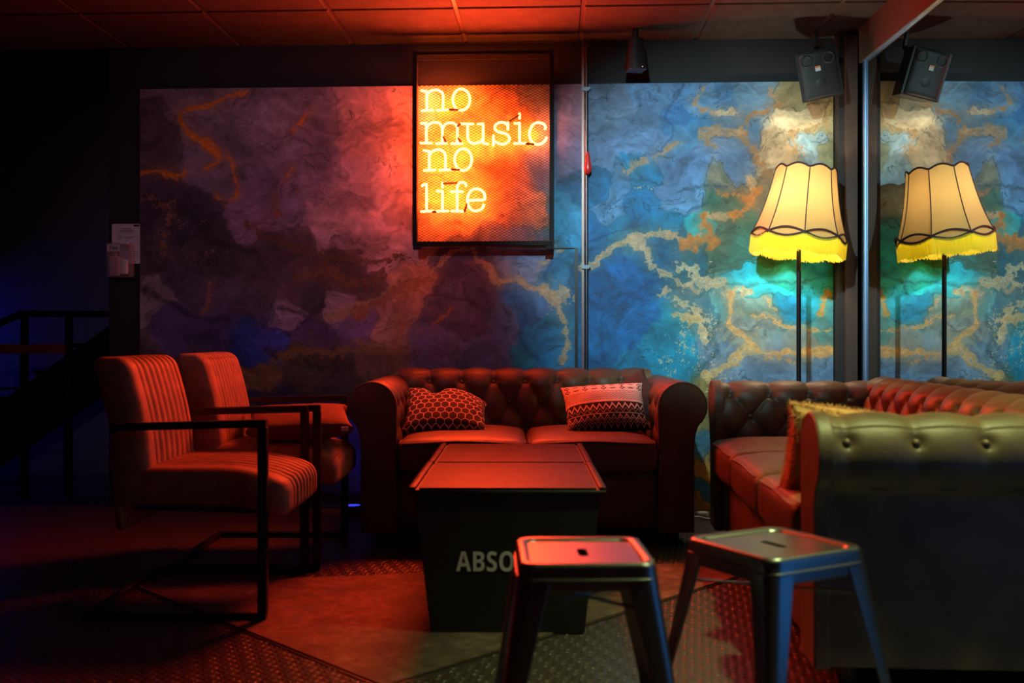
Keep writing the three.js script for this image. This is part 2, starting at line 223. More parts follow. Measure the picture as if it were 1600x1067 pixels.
  const veins = [
    W([[392, 136], [360, 146], [335, 158], [300, 166], [286, 174], [286, 186], [300, 202], [326, 220], [346, 238], [344, 250], [326, 256]], 3.6, gold, .35), W([[326, 216], [344, 232]], 6, gold, .4),
    W([[222, 267], [245, 262], [262, 266], [272, 274], [292, 268], [298, 262]], 4, gold, .35), W([[258, 268], [275, 274]], 7, gold, .4), W([[346, 240], [364, 244], [370, 270], [376, 292], [370, 306], [356, 312], [342, 304]], 2, gold, .8), W([[494, 170], [478, 190], [463, 204]], 2.2, gold, .8), W([[436, 305], [434, 325], [442, 336]], 5, [150, 104, 84], 1.6), W([[462, 264], [452, 280]], 2.4, gold, 1),
    W([[222, 300], [250, 312], [270, 318]], 4, [150, 108, 84], 1.6), W([[272, 330], [262, 362], [256, 380]], 3, [170, 124, 90], 1.8), W([[330, 440], [328, 470], [324, 486]], 4, [170, 124, 96], 1.6),
    W([[390, 350], [405, 358], [430, 374], [480, 392], [520, 402], [600, 410], [640, 400]], 2.2, [120, 82, 58], 1.6), W([[480, 430], [520, 420], [545, 440], [590, 446], [606, 428]], 3.5, [142, 94, 56], 1.8),
    W([[520, 500], [560, 485], [600, 462], [640, 442], [680, 432], [700, 410], [716, 392], [736, 388], [752, 390], [756, 404], [768, 412], [780, 436], [800, 440], [820, 436], [836, 452], [862, 452], [876, 466], [884, 490], [892, 522], [896, 545], [886, 575]], 4.6, tan, .7),
    W([[566, 490], [600, 470], [640, 450], [676, 436]], 10, [176, 120, 84], .8), W([[642, 460], [636, 490], [634, 520], [622, 545]], 6, [186, 132, 92], .9), W([[862, 455], [874, 470], [890, 460]], 10, tan, 1), W([[770, 414], [784, 440], [806, 440]], 6, tan, .5),
    W([[690, 506], [704, 488], [712, 480]], 2.4, [180, 120, 86], .8), W([[434, 562], [480, 546], [520, 552], [560, 545], [600, 548], [640, 545]], 6, [150, 116, 66], 1.6), W([[560, 535], [600, 538], [640, 530]], 4, [176, 140, 108], 1),
    W([[850, 420], [866, 404], [880, 392]], 3, tan, 1.4),
    W([[920, 418], [942, 412], [956, 398], [980, 380], [1004, 368], [1030, 366], [1052, 372], [1074, 382], [1094, 376], [1102, 360], [1106, 344], [1130, 342], [1150, 338], [1172, 326], [1184, 308], [1184, 290], [1176, 276]], 5.5, [198, 160, 116], .7),
    W([[1072, 386], [1094, 382], [1110, 370], [1116, 378]], 11, orange, .7), W([[1104, 346], [1112, 366]], 7, orange, .7), W([[1150, 338], [1176, 322], [1190, 300]], 8, orange, .8), W([[1134, 308], [1152, 306], [1180, 312]], 3, orange, 1.6), W([[990, 378], [1006, 380]], 9, [190, 160, 126], .8), W([[1000, 386], [1020, 396]], 5, tan, 1),
    W([[1016, 398], [1032, 418], [1056, 432], [1076, 446], [1100, 456]], 4.5, tan, 1.1), W([[1066, 416], [1090, 424], [1098, 440], [1130, 446], [1142, 440]], 8, beige, 1.4), W([[1046, 456], [1040, 462]], 6, tan, 1.6), W([[1062, 470], [1084, 480], [1096, 500], [1100, 512], [1110, 530]], 6, beige, 1.2), W([[1070, 498], [1086, 500]], 8, [206, 176, 122], 1.3),
    W([[1140, 460], [1160, 452], [1178, 458]], 5, beige, 1), W([[1150, 462], [1148, 490], [1144, 506], [1160, 522], [1178, 536], [1196, 552], [1240, 549], [1302, 544]], 4.5, [214, 166, 100], .7), W([[1178, 538], [1160, 556], [1136, 572], [1108, 588]], 8, [206, 172, 112], 1), W([[1166, 490], [1196, 496], [1220, 510], [1260, 514], [1302, 516]], 2.6, [214, 168, 104], .9), W([[1296, 462], [1288, 476], [1284, 488]], 5, [214, 156, 72], 1), W([[1250, 548], [1302, 546]], 7, [206, 160, 96], .6), W([[1202, 468], [1206, 480], [1216, 490]], 2.4, [206, 176, 122], .9), W([[1200, 556], [1240, 566]], 4, [196, 150, 100], 1.5),
    W([[1106, 138], [1096, 150], [1092, 164], [1104, 176], [1120, 182], [1146, 182], [1160, 182]], 2.8, [196, 150, 110], 1), W([[1126, 182], [1150, 181]], 4.6, [208, 182, 146], .6), W([[1222, 166], [1196, 178], [1172, 188], [1156, 206], [1168, 224], [1182, 240], [1190, 256], [1202, 272], [1212, 282]], 4.4, [158, 112, 66], .9), W([[1104, 216], [1126, 204], [1146, 210], [1158, 206]], 9, [176, 136, 96], .9), W([[1110, 228], [1126, 236]], 4, [170, 128, 90], 1), W([[982, 272], [1002, 260], [1020, 252]], 3.5, [166, 136, 110], 1), W([[1036, 246], [1052, 234], [1068, 226]], 3.5, [176, 136, 100], 1), W([[1206, 146], [1212, 152]], 5, [176, 140, 110], 1.4),
    W([[1290, 200], [1262, 206], [1240, 214], [1244, 236], [1240, 252]], 3, [186, 150, 100], 1.8),
  ];
  const darks = [
    W([[1072, 132], [1060, 156], [1050, 176], [1046, 192], [1058, 204], [1056, 218], [1040, 236], [1000, 256]], 1.5, [36, 72, 118], .5), W([[1142, 138], [1140, 156], [1120, 168]], 1.6, [34, 84, 130], .5), W([[1062, 300], [1085, 298], [1110, 294], [1142, 294]], 1.8, [36, 60, 84], .5), W([[1110, 322], [1086, 328], [1072, 345], [1066, 366], [1060, 378]], 1.8, [16, 74, 112], .7), W([[1084, 480], [1090, 466], [1112, 458], [1136, 446], [1170, 446], [1200, 440], [1230, 444], [1262, 440], [1302, 432]], 1.8, [20, 96, 110], .6), W([[1084, 482], [1100, 494], [1104, 512], [1118, 528], [1124, 546], [1112, 566], [1096, 580]], 3.4, [26, 62, 76], 1), W([[920, 380], [960, 366], [1000, 352]], 2, [8, 56, 110], .6), W([[948, 330], [980, 312], [1000, 300]], 1.6, [40, 86, 128], .7), W([[950, 490], [984, 472], [1024, 436]], 2, [8, 56, 110], 1), W([[950, 490], [944, 520], [950, 560]], 2, [12, 62, 120], 1),
    W([[222, 300], [262, 316], [300, 330], [326, 352], [336, 380], [372, 386], [410, 392]], 4, [36, 30, 44], 1), W([[222, 452], [246, 462], [270, 478], [300, 492], [332, 500], [366, 502]], 3, [40, 36, 46], .8), W([[440, 480], [470, 486], [490, 496], [506, 484], [520, 460]], 2.4, [44, 38, 54], .8), W([[700, 446], [686, 458], [740, 470], [752, 480]], 2, [52, 44, 64], 1), W([[736, 448], [738, 466], [752, 474]], 2.4, [48, 42, 64], .8), W([[436, 300], [430, 330], [440, 350], [400, 352], [384, 372]], 1.3, [84, 58, 66], .7), W([[222, 152], [250, 152], [262, 164]], 3, [88, 62, 64], .8), W([[1110, 214], [1130, 218], [1150, 214], [1158, 206]], 1.6, [92, 70, 60], .6),
    W([[830, 490], [822, 520], [834, 548], [850, 560]], 2, [16, 60, 116], .8), W([[884, 396], [866, 420], [860, 436]], 3, [24, 70, 140], .8), W([[420, 545], [440, 560], [470, 566], [520, 572]], 4, [40, 34, 34], 1.4),
  ];
  const specks = [[1086, 545, 46, beige, .5], [1060, 582, 34, beige, .45], [1120, 590, 30, beige, .5], [1108, 500, 30, beige, .45], [280, 360, 46, [180, 130, 92], .3], [240, 392, 30, [170, 112, 60], .3], [330, 390, 30, [170, 130, 96], .3], [1170, 300, 40, orange, .35], [1150, 170, 60, [176, 130, 96], .28], [1250, 230, 24, [170, 130, 90], .45], [1010, 290, 22, tan, .3], [560, 430, 50, [150, 98, 52], .36], [880, 470, 34, tan, .45], [1080, 440, 40, beige, .4], [500, 560, 60, [130, 100, 58], .35], [350, 460, 30, [150, 110, 90], .25], [480, 280, 40, [150, 104, 84], .28], [1150, 520, 40, [196, 160, 104], .3], [680, 500, 50, [170, 110, 80], .22]];
  const seg = (x, y, pts) => { let best = 1e9; for (let i = 0; i < pts.length - 1; i++) { const ax = pts[i][0], ay = pts[i][1], dx = pts[i + 1][0] - ax, dy = pts[i + 1][1] - ay; let t = ((x - ax) * dx + (y - ay) * dy) / (dx * dx + dy * dy + 1e-9); t = t < 0 ? 0 : t > 1 ? 1 : t; const ex = x - ax - dx * t, ey = y - ay - dy * t, q = ex * ex + ey * ey; if (q < best) best = q; } return Math.sqrt(best); };
  const bb = (s) => { let a = 1e9, b = -1e9, c = 1e9, d = -1e9; for (const [x, y] of s.pts) { a = Math.min(a, x); b = Math.max(b, x); c = Math.min(c, y); d = Math.max(d, y); } const m = s.w * 4 + 16; s.b = [a - m, b + m, c - m, d + m]; };
  veins.forEach(bb); darks.forEach(bb);
  const S2L = new Float32Array(256); for (let i = 0; i < 256; i++) S2L[i] = i;
  const data = new Uint8Array(TW * TH * 4), cell = 48, gx = Math.ceil((X1 - X0) / cell) + 1, gy = Math.ceil((Y1 - Y0) / cell) + 1, near = [];
  for (let j = 0; j < gy; j++) for (let i = 0; i < gx; i++) { const cx = X0 + (i + .5) * cell, cy = Y0 + (j + .5) * cell; near.push(regions.map((r) => [Math.hypot(r[0] - cx, r[1] - cy), r]).sort((a, b) => a[0] - b[0]).slice(0, 14).map((q) => q[1])); }
  for (let j = 0; j < TH; j++) for (let i = 0; i < TW; i++) {
    const x = X0 + (X1 - X0) * (i + .5) / TW, y = Y1 - (Y1 - Y0) * (j + .5) / TH;
    const w1x = fbm(x / 70 + 3.1, y / 70 + 9.2, 4), w1y = fbm(x / 70 + 31.7, y / 70 + 2.3, 4), f1 = fbm(x / 11 + 7, y / 11 + 5, 3), f2 = fbm(x / 11 + 51, y / 11 + 15, 3);
    const qx = x + w1x * 34 + f1 * 5, qy = y + w1y * 34 + f2 * 5;
    const ci = Math.max(0, Math.min(gx - 1, Math.floor((qx - X0) / cell))), cj = Math.max(0, Math.min(gy - 1, Math.floor((qy - Y0) / cell)));
    let sw = 0, r = 0, g = 0, b = 0;
    for (const c of near[cj * gx + ci]) { const dx = qx - c[0], dy = qy - c[1], d2 = dx * dx + dy * dy + 30, w = 1 / (d2 * d2 * d2 * d2 * d2); sw += w; r += w * c[2]; g += w * c[3]; b += w * c[4]; }
    r /= sw; g /= sw; b /= sw;
    { let a1 = 1e9, a2 = 1e9; let c1, c2; for (const c of near[cj * gx + ci]) { const dx = qx - c[0], dy = qy - c[1], d2 = dx * dx + dy * dy; if (d2 < a1) { a2 = a1; c2 = c1; a1 = d2; c1 = c; } else if (d2 < a2) { a2 = d2; c2 = c; } }
      const e = Math.sqrt(a2) - Math.sqrt(a1), df = Math.abs(c1[2] - c2[2]) + Math.abs(c1[3] - c2[3]) + Math.abs(c1[4] - c2[4]); if (e < 2.6 && df > 60) { const k = 1 - 0.32 * (1 - e / 2.6) * Math.min(1, df / 140); r *= k; g *= k; b *= k; } }
    // ink washes: tones of a warped field, wisps and feathered tide lines
    const fld = fbm(qx / 95 + 11, qy / 60 + 4, 4), mid = fbm(qx / 26 + 61, qy / 15 + 17 + w1x * 3, 4), wash = 1 + 0.5 * fld + 0.30 * mid + 0.10 * f1; r *= wash; g *= wash; b *= wash;
    const rid = Math.abs(fbm(qx / 80 + 40, qy / 46 + 22, 5)), tide = Math.max(0, 1 - rid / 0.022) * Math.max(0, Math.min(1, 0.5 + 2 * fbm(x / 60 + 8, y / 60 + 80, 2))); { const k = 1 - 0.42 * tide; r *= k; g *= k; b *= k; }
    const wisp = Math.max(0, 1 - Math.abs(fbm(qx / 60 + 140, qy / 22 + 2, 4) - 0.12) / 0.05) * Math.max(0, fbm(x / 90 + 18, y / 70 + 33, 2) + 0.15); r += (235 - r) * wisp * 0.11; g += (238 - g) * wisp * 0.11; b += (245 - b) * wisp * 0.11;
    const vx = x + w1x * 10 + f1 * 4, vy = y + w1y * 10 + f2 * 4, n1 = fbm(x / 9 + 13, y / 9 + 3, 5), n3 = fbm(x / 34 + 9, y / 34, 4), fine = noise(x / 1.7, y / 1.7);
    for (const s of darks) { if (x < s.b[0] || x > s.b[1] || y < s.b[2] || y > s.b[3]) continue; const d = seg(vx + f2 * 5 * s.rag, vy + f1 * 5 * s.rag, s.pts), w = s.w * (1.2 + 1.6 * n3); const k = Math.max(0, Math.min(1, (w * 2 - d) / (w * 1.9 + 1))) * Math.max(0, Math.min(0.8, 0.66 + 0.6 * n1)); r += (s.c[0] - r) * k; g += (s.c[1] - g) * k; b += (s.c[2] - b) * k; }
    for (const s of veins) {
      if (x < s.b[0] || x > s.b[1] || y < s.b[2] || y > s.b[3]) continue;
      const d0 = seg(vx, vy, s.pts), d = d0 + n1 * 11 * s.rag, w = s.w * (0.88 + 1.2 * n3);
      const glaze = Math.max(0, 1 - d0 / (s.w * 3 + 8)) * 0.22 * Math.min(1, s.rag + 0.3); r += (s.c[0] - r) * glaze; g += (s.c[1] - g) * glaze; b += (s.c[2] - b) * glaze;
      const k = Math.max(0, Math.min(1, (w - d) / 2.2 + .5)) * Math.max(0.25, Math.min(0.95, 0.82 + 0.5 * mid + 0.22 * fine)); if (k > 0) { const t = 1 + 0.30 * n1 + 0.10 * fine; r += (s.c[0] * t - r) * k; g += (s.c[1] * t - g) * k; b += (s.c[2] * t - b) * k; }
    }
    for (const [sx, sy, sr, c, amt] of specks) { const dx = x - sx, dy = y - sy, q = Math.sqrt(dx * dx + dy * dy) / (sr * 1.25); if (q > 1) continue; const n2 = 0.45 * noise(x / 2.3 + sx, y / 2.3 + sy) + 0.8 * fbm(x / 7 + sx, y / 7, 3) + 0.9 * fbm(x / 24, y / 24 + sx, 3), k = Math.max(0, Math.min(1, (n2 - 0.62 + amt * (1 - q) * 1.0) * 9)) * 0.8; r += (c[0] - r) * k; g += (c[1] - g) * k; b += (c[2] - b) * k; }
    const o = (j * TW + i) * 4; data[o] = Math.max(0, Math.min(255, r)); data[o + 1] = Math.max(0, Math.min(255, g)); data[o + 2] = Math.max(0, Math.min(255, b)); data[o + 3] = 255;
  }
  const t = new THREE.DataTexture(data, TW, TH); t.magFilter = THREE.LinearFilter; t.colorSpace = THREE.SRGBColorSpace; t.needsUpdate = true; return t;
}
{
  const TOP = 2.335, BOT = 0.005, A = 809, B = 282.7, xa = (u) => A + B * u, ya = (y) => HOR - (y - CAMY) * 283;
  const X0 = 205, X1 = 1320, Y0 = ya(TOP) - 2, Y1 = ya(BOT) + 2;
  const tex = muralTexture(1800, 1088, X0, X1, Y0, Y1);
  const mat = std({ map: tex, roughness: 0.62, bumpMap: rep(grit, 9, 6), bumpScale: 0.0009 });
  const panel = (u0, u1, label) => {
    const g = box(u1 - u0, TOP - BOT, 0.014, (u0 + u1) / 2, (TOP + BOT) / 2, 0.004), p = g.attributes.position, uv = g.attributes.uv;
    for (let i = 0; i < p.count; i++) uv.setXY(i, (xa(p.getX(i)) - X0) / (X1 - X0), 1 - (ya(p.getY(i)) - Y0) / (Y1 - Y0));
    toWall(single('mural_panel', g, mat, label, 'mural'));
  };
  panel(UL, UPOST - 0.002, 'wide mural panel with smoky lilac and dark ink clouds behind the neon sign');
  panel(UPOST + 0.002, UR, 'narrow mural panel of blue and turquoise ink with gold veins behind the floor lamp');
}

// corner post between mural and mirror, mirror with its frame
{
  const o = thing('corner_post', 'dark painted corner post between the mural and the mirror', 'post'); toWall(o);
  part('post_core', box(0.10, ROOM_H - 0.02, 0.10, UR + 0.052, ROOM_H / 2 - 0.01, 0.06), M.blackWall, o);
  part('post_cover', box(0.06, ROOM_H - 0.05, 0.03, UR + 0.062, ROOM_H / 2 - 0.01, 0.125), M.bulkhead, o);
  part('edge_strip', box(0.02, 2.33, 0.022, UR + 0.012, 1.17, 0.02), M.blackSteel, o);
}
{
  const o = thing('wall_mirror', 'large wall mirror in a slim metal frame above the right sofa', 'mirror', [1.85, 0, -5.2], MIR);
  const z0 = 0.0, z1 = 5.2, yT = 2.40, yB = 0.30;
  part('mirror_glass', box(0.006, yT - yB - 0.02, z1 - z0 - 0.02, 0.0, (yT + yB) / 2, (z0 + z1) / 2), M.mirror, o);
  const fr = std({ color: lin(0.22, 0.36, 0.60), roughness: 0.42, metalness: 0.9 });  // blue base colour stands in for the blue highlight along the frame
  part('frame_side', new THREE.CylinderGeometry(0.014, 0.014, yT - yB + 0.02, 14).translate(-0.004, (yT + yB) / 2, z0 + 0.0), fr, o);
  part('frame_side', box(0.024, yT - yB + 0.02, 0.03, -0.006, (yT + yB) / 2, z1), fr, o);
  part('frame_top', box(0.022, 0.022, z1 - z0, -0.006, yT, (z0 + z1) / 2), fr, o);
  part('frame_bottom', box(0.022, 0.022, z1 - z0, -0.006, yB, (z0 + z1) / 2), fr, o);
}

// ------------------------------------------------------------------ neon sign in its mesh cage
{
  const o = thing('neon_sign', 'glowing orange neon sign with lettering in a black wire mesh cage', 'neon sign'); toWall(o);
  const dF = wallD(wallU(757)) - 0.14, wp = (px, py, v) => { const dd = wallD(wallU(px)) - v, k = (px - 800) / F, u = k * (D0 - v / CP) / (CP + k * SP); return V(u, CAMY - (py - HOR) / F * dd, v); };
  const VF = 0.135, a = wp(650, 84, VF), b = wp(864, 380, VF), x0 = a.x, x1 = b.x, y1 = a.y, y0 = b.y, vb = 0.011;
  const tubeW = 0.024, cageMat = std({ color: lin(0.006, 0.006, 0.006), roughness: 0.75 });
  part('front_frame', merge([bar(V(x0, y0 - tubeW / 2, VF), V(x0, y1 + tubeW / 2, VF), tubeW), bar(V(x1, y0 - tubeW / 2, VF), V(x1, y1 + tubeW / 2, VF), tubeW), bar(V(x0, y0, VF), V(x1, y0, VF), tubeW), bar(V(x0, y1, VF), V(x1, y1, VF), tubeW * 0.7)]), cageMat, o);
  part('rear_frame', merge([box(0.006, y1 - y0, 0.018, x0 - 0.006, (y0 + y1) / 2, vb + 0.01), box(0.006, y1 - y0, 0.018, x1 + 0.006, (y0 + y1) / 2, vb + 0.01), box(x1 - x0, 0.006, 0.018, (x0 + x1) / 2, y0 - 0.004, vb + 0.01), box(x1 - x0, 0.006, 0.018, (x0 + x1) / 2, y1, vb + 0.01)]), cageMat, o);
  for (const x of [x0 + 0.012, x1 - 0.012]) part('foot_bracket', box(0.042, 0.018, 0.03, x, y0 - 0.022, VF - 0.004), cageMat, o);
  // expanded metal: diamond strands on the front and the two sides
  const strand = (ax, ay, bx, by, put, list) => { const dx = bx - ax, dy = by - ay, l = Math.hypot(dx, dy), g = new THREE.BoxGeometry(l, 0.0026, 0.0014); g.rotateZ(Math.atan2(dy, dx)); g.translate((ax + bx) / 2, (ay + by) / 2, 0); put(g); list.push(g); };
  const lattice = (w, h, pw, ph, put) => { const L = [], nx = Math.round(w / pw), ny = Math.round(h / ph), ww = w / nx, hh = h / ny; for (let j = 0; j < ny * 2; j++) for (let i = 0; i < nx * 2; i++) { const xa = i * ww / 2, xb = (i + 1) * ww / 2, ya = j * hh / 2, yb = (j + 1) * hh / 2; if ((i + j) & 1) strand(xa, yb, xb, ya, put, L); else strand(xa, ya, xb, yb, put, L); } return merge(L); };
  const meshMat = std({ color: lin(0.03, 0.022, 0.02), roughness: 0.5, metalness: 0.3 });
  const fm = part('front_mesh', lattice(x1 - x0, y1 - y0, 0.0252, 0.0146, (g) => g.translate(x0, y0, VF - 0.004)), meshMat, o); fm.userData = { kind: 'stuff', label: 'black expanded metal mesh' };
  for (const x of [x0, x1]) { const sm = part('side_mesh', lattice(0.12, y1 - y0, 0.024, 0.0146, (g) => { g.translate(0, y0, 0); g.rotateY(-Math.PI / 2); g.translate(x, 0, vb + 0.004); }), meshMat, o); sm.userData = { kind: 'stuff' }; }
  const bm = part('bottom_mesh', lattice(x1 - x0, 0.12, 0.0252, 0.0146, (g) => { g.rotateX(Math.PI / 2); g.translate(x0, y0, vb + 0.004); }), meshMat, o); bm.userData = { kind: 'stuff' };
  const tm = part('top_mesh', lattice(x1 - x0, 0.12, 0.0252, 0.0146, (g) => { g.rotateX(Math.PI / 2); g.translate(x0, y1, vb + 0.004); }), meshMat, o); tm.userData = { kind: 'stuff' };
  // glass letters (strokes traced on the sign's own drawing grid)
  const SC = 4.6375, VN = 0.082, q = (x, y, v = VN) => { const p = wp(640 + x / SC, 120 + y / SC, v); return p; };
  const glow = std({ color: lin(0.9, 0.5, 0.2), emissive: lin(1, 0.11, 0.022), emissiveIntensity: 70, roughness: 0.4 });
  const black = std({ color: lin(0.008, 0.007, 0.007), roughness: 0.5 });
  const R = 0.0062;
  const curve = (pts) => pipe(pts.map(([x, y]) => q(x, y)), R, Math.max(10, pts.length * 5), 7);
  const line = (pts) => polyTube(pts.map(([x, y]) => q(x, y)), R, 7);
  const oval = (cx, cy, rx, ry) => pipe([...Array(16).keys()].map((k) => q(cx + rx * Math.sin(k / 16 * 6.2832), cy - ry * Math.cos(k / 16 * 6.2832))), R, 48, 7, true);
  const nShape = (dx, dy) => [line([[92 + dx, 100 + dy], [130 + dx, 106 + dy], [130 + dx, 240 + dy]]), line([[95 + dx, 245 + dy], [172 + dx, 241 + dy]]), curve([[130, 142], [148, 110], [184, 95], [220, 99], [244, 122], [248, 160], [247, 240]].map(([x, y]) => [x + dx, y + dy])), line([[205 + dx, 243 + dy], [290 + dx, 238 + dy]])];
  const letters = [
    nShape(0, 0), [oval(380, 165, 62, 77)],
    [line([[90, 338], [126, 336], [126, 480]]), line([[85, 480], [165, 480]]), curve([[126, 375], [145, 345], [180, 330], [215, 335], [238, 360], [242, 400], [240, 482]]), line([[200, 484], [272, 482]]), curve([[242, 380], [262, 346], [298, 333], [330, 340], [350, 366], [351, 400], [350, 484]]), line([[310, 484], [386, 484]])],
    [line([[376, 340], [464, 342]]), curve([[425, 342], [425, 400], [427, 440], [436, 465], [458, 481], [492, 479], [522, 466], [538, 448]]), line([[500, 342], [538, 342], [538, 480], [572, 487]])],
    [line([[717, 380], [717, 334]]), curve([[716, 352], [690, 332], [655, 332], [628, 350], [622, 375], [640, 395], [675, 405], [710, 418], [729, 446], [716, 475], [685, 488], [650, 482], [622, 464]]), line([[612, 428], [612, 498]])],
    [line([[768, 338], [802, 336], [802, 482]]), line([[764, 483], [848, 481]]), line([[802, 268], [802, 300]])],
    [curve([[985, 382], [990, 364], [978, 344], [958, 335], [930, 332], [897, 350], [877, 388], [873, 420], [885, 460], [910, 484], [945, 489], [980, 470], [1001, 434]])],
    nShape(17, 434), [oval(393, 600, 62, 79)],
    [line([[96, 790], [108, 780], [127, 778], [129, 975]]), line([[90, 976], [172, 972]])],
    [line([[203, 828], [243, 830], [243, 972]]), line([[194, 974], [284, 972]]), line([[243, 770], [243, 800]])],
    [curve([[416, 794], [406, 770], [382, 764], [360, 774], [350, 800], [350, 860], [350, 970]]), line([[310, 972], [396, 974]]), line([[308, 832], [388, 832]])],
    [curve([[428, 896], [490, 893], [547, 888], [549, 860], [535, 830], [500, 812], [460, 820], [433, 850], [424, 900], [436, 942], [465, 968], [500, 969], [533, 948], [544, 922]])],
  ];
  for (const l of letters) { const m = part('neon_letter', merge(l), glow, o); }
  const link = (pts) => polyTube(pts.map(([x, y]) => q(x, y, VN + 0.004)), R * 1.02, 7);
  for (const c of [[[293, 238], [356, 238]], [[730, 322], [796, 280]], [[352, 358], [372, 342]], [[248, 436], [266, 468]], [[355, 445], [378, 472]], [[850, 484], [905, 487]], [[310, 671], [366, 673]], [[250, 773], [348, 770]], [[403, 972], [420, 922]], [[172, 977], [194, 977]]]) part('blackout_tube', link(c), black, o);
  for (const [x, y] of [[210, 135], [245, 215], [380, 240], [126, 440], [350, 440], [538, 400], [800, 430], [150, 620], [390, 672], [128, 880], [350, 880], [470, 968]]) part('tube_support', new THREE.CylinderGeometry(0.004, 0.006, VN - 0.012, 8).rotateX(Math.PI / 2).translate(q(x, y).x, q(x, y).y, VN / 2 + 0.004), M.white, o);
  // the glow round the tubes, line by line of the lettering
  o.updateMatrixWorld(true);
  for (const [x, y] of [[150, 175], [370, 175], [180, 420], [440, 420], [680, 420], [920, 420], [170, 610], [390, 610], [160, 880], [340, 880], [490, 890]]) { const pl = new THREE.PointLight(NEON_GLOW, 0.40, 0, 2); pl.name = 'neon_letter_light'; pl.position.copy(o.localToWorld(q(x, y, VN + 0.012))); pl.shadow.radius = 1; scene.add(pl); }
  // the light that the letters throw into the room, just in front of the sign
  const ra = new THREE.RectAreaLight(NEON_COLOR, 58, x1 - x0 - 0.06, y1 - y0 - 0.16); ra.name = 'neon_sign_light';
  const ctr = V((x0 + x1) / 2, (y0 + y1) / 2 - 0.05, VF + 0.03); o.updateMatrixWorld(true); o.localToWorld(ctr); ra.position.copy(ctr); ra.rotation.set(0, Math.PI - PSI, 0); 
  ra.lookAt(ctr.x - SP, ctr.y, ctr.z + CP); scene.add(ra);
}
// sign cable
{
  const u0 = wallU(866), u1 = wallU(900.5), yA = wallY(880, 388), g = merge([bar(V(u0, yA, 0.016), V(u1, yA, 0.016), 0.006), box(0.018, yA - 0.02, 0.012, u1, (yA) / 2 + 0.01, 0.0175)]);
  toWall(single('cable_duct', g, M.blackPlastic, 'black cable duct running down from the neon sign beside the metal post', 'cable duct'));
}
// metal post with duct, and the red tag hung on it
{
  const o = thing('metal_post', 'slim steel pipe rising from behind the sofa to the ceiling', 'post'); toWall(o);
  const u = wallU(916), ul = wallU(910.5);
  part('pipe', new THREE.CylinderGeometry(0.0105, 0.0105, ROOM_H - 0.03, 16).translate(u, ROOM_H / 2, 0.034), M.chrome, o);
  part('rail', box(0.012, ROOM_H - 0.04, 0.024, ul, ROOM_H / 2, 0.024), std({ color: lin(0.25, 0.16, 0.13), roughness: 0.4, metalness: 0.6 }), o);
  for (const y of [0.7, 1.33, 2.30, 2.535]) part('clamp', merge([box(0.04, 0.02, 0.03, u - 0.006, y, 0.032), box(0.012, 0.012, 0.02, u + 0.016, y + 0.004, 0.036)]), M.chrome, o);
  const t = [[0, .062], [.006, .058], [.0095, .045], [.013, .022], [.0185, -.008], [.0205, -.028], [.017, -.047], [.008, -.058], [0, -.060]].map(([r, y]) => new THREE.Vector2(r, y)).reverse();
  const tag = thing('red_tag', 'red teardrop shaped plastic tag hung on the metal post', 'tag'); toWall(tag);
  const c = V(wallU(918), wallY(918, 258), 0.064);
  part('tag_body', new THREE.LatheGeometry(t, 18).scale(1, 1, 0.7).translate(c.x, c.y, c.z), std({ color: lin(0.62, 0.03, 0.025), roughness: 0.3 }), tag);
  part('tag_cord', new THREE.TorusGeometry(0.013, 0.002, 6, 18).rotateX(Math.PI / 2).translate(c.x - 0.004, c.y + 0.058, 0.036), std({ color: lin(0.5, 0.03, 0.025), roughness: 0.5 }), tag);
}

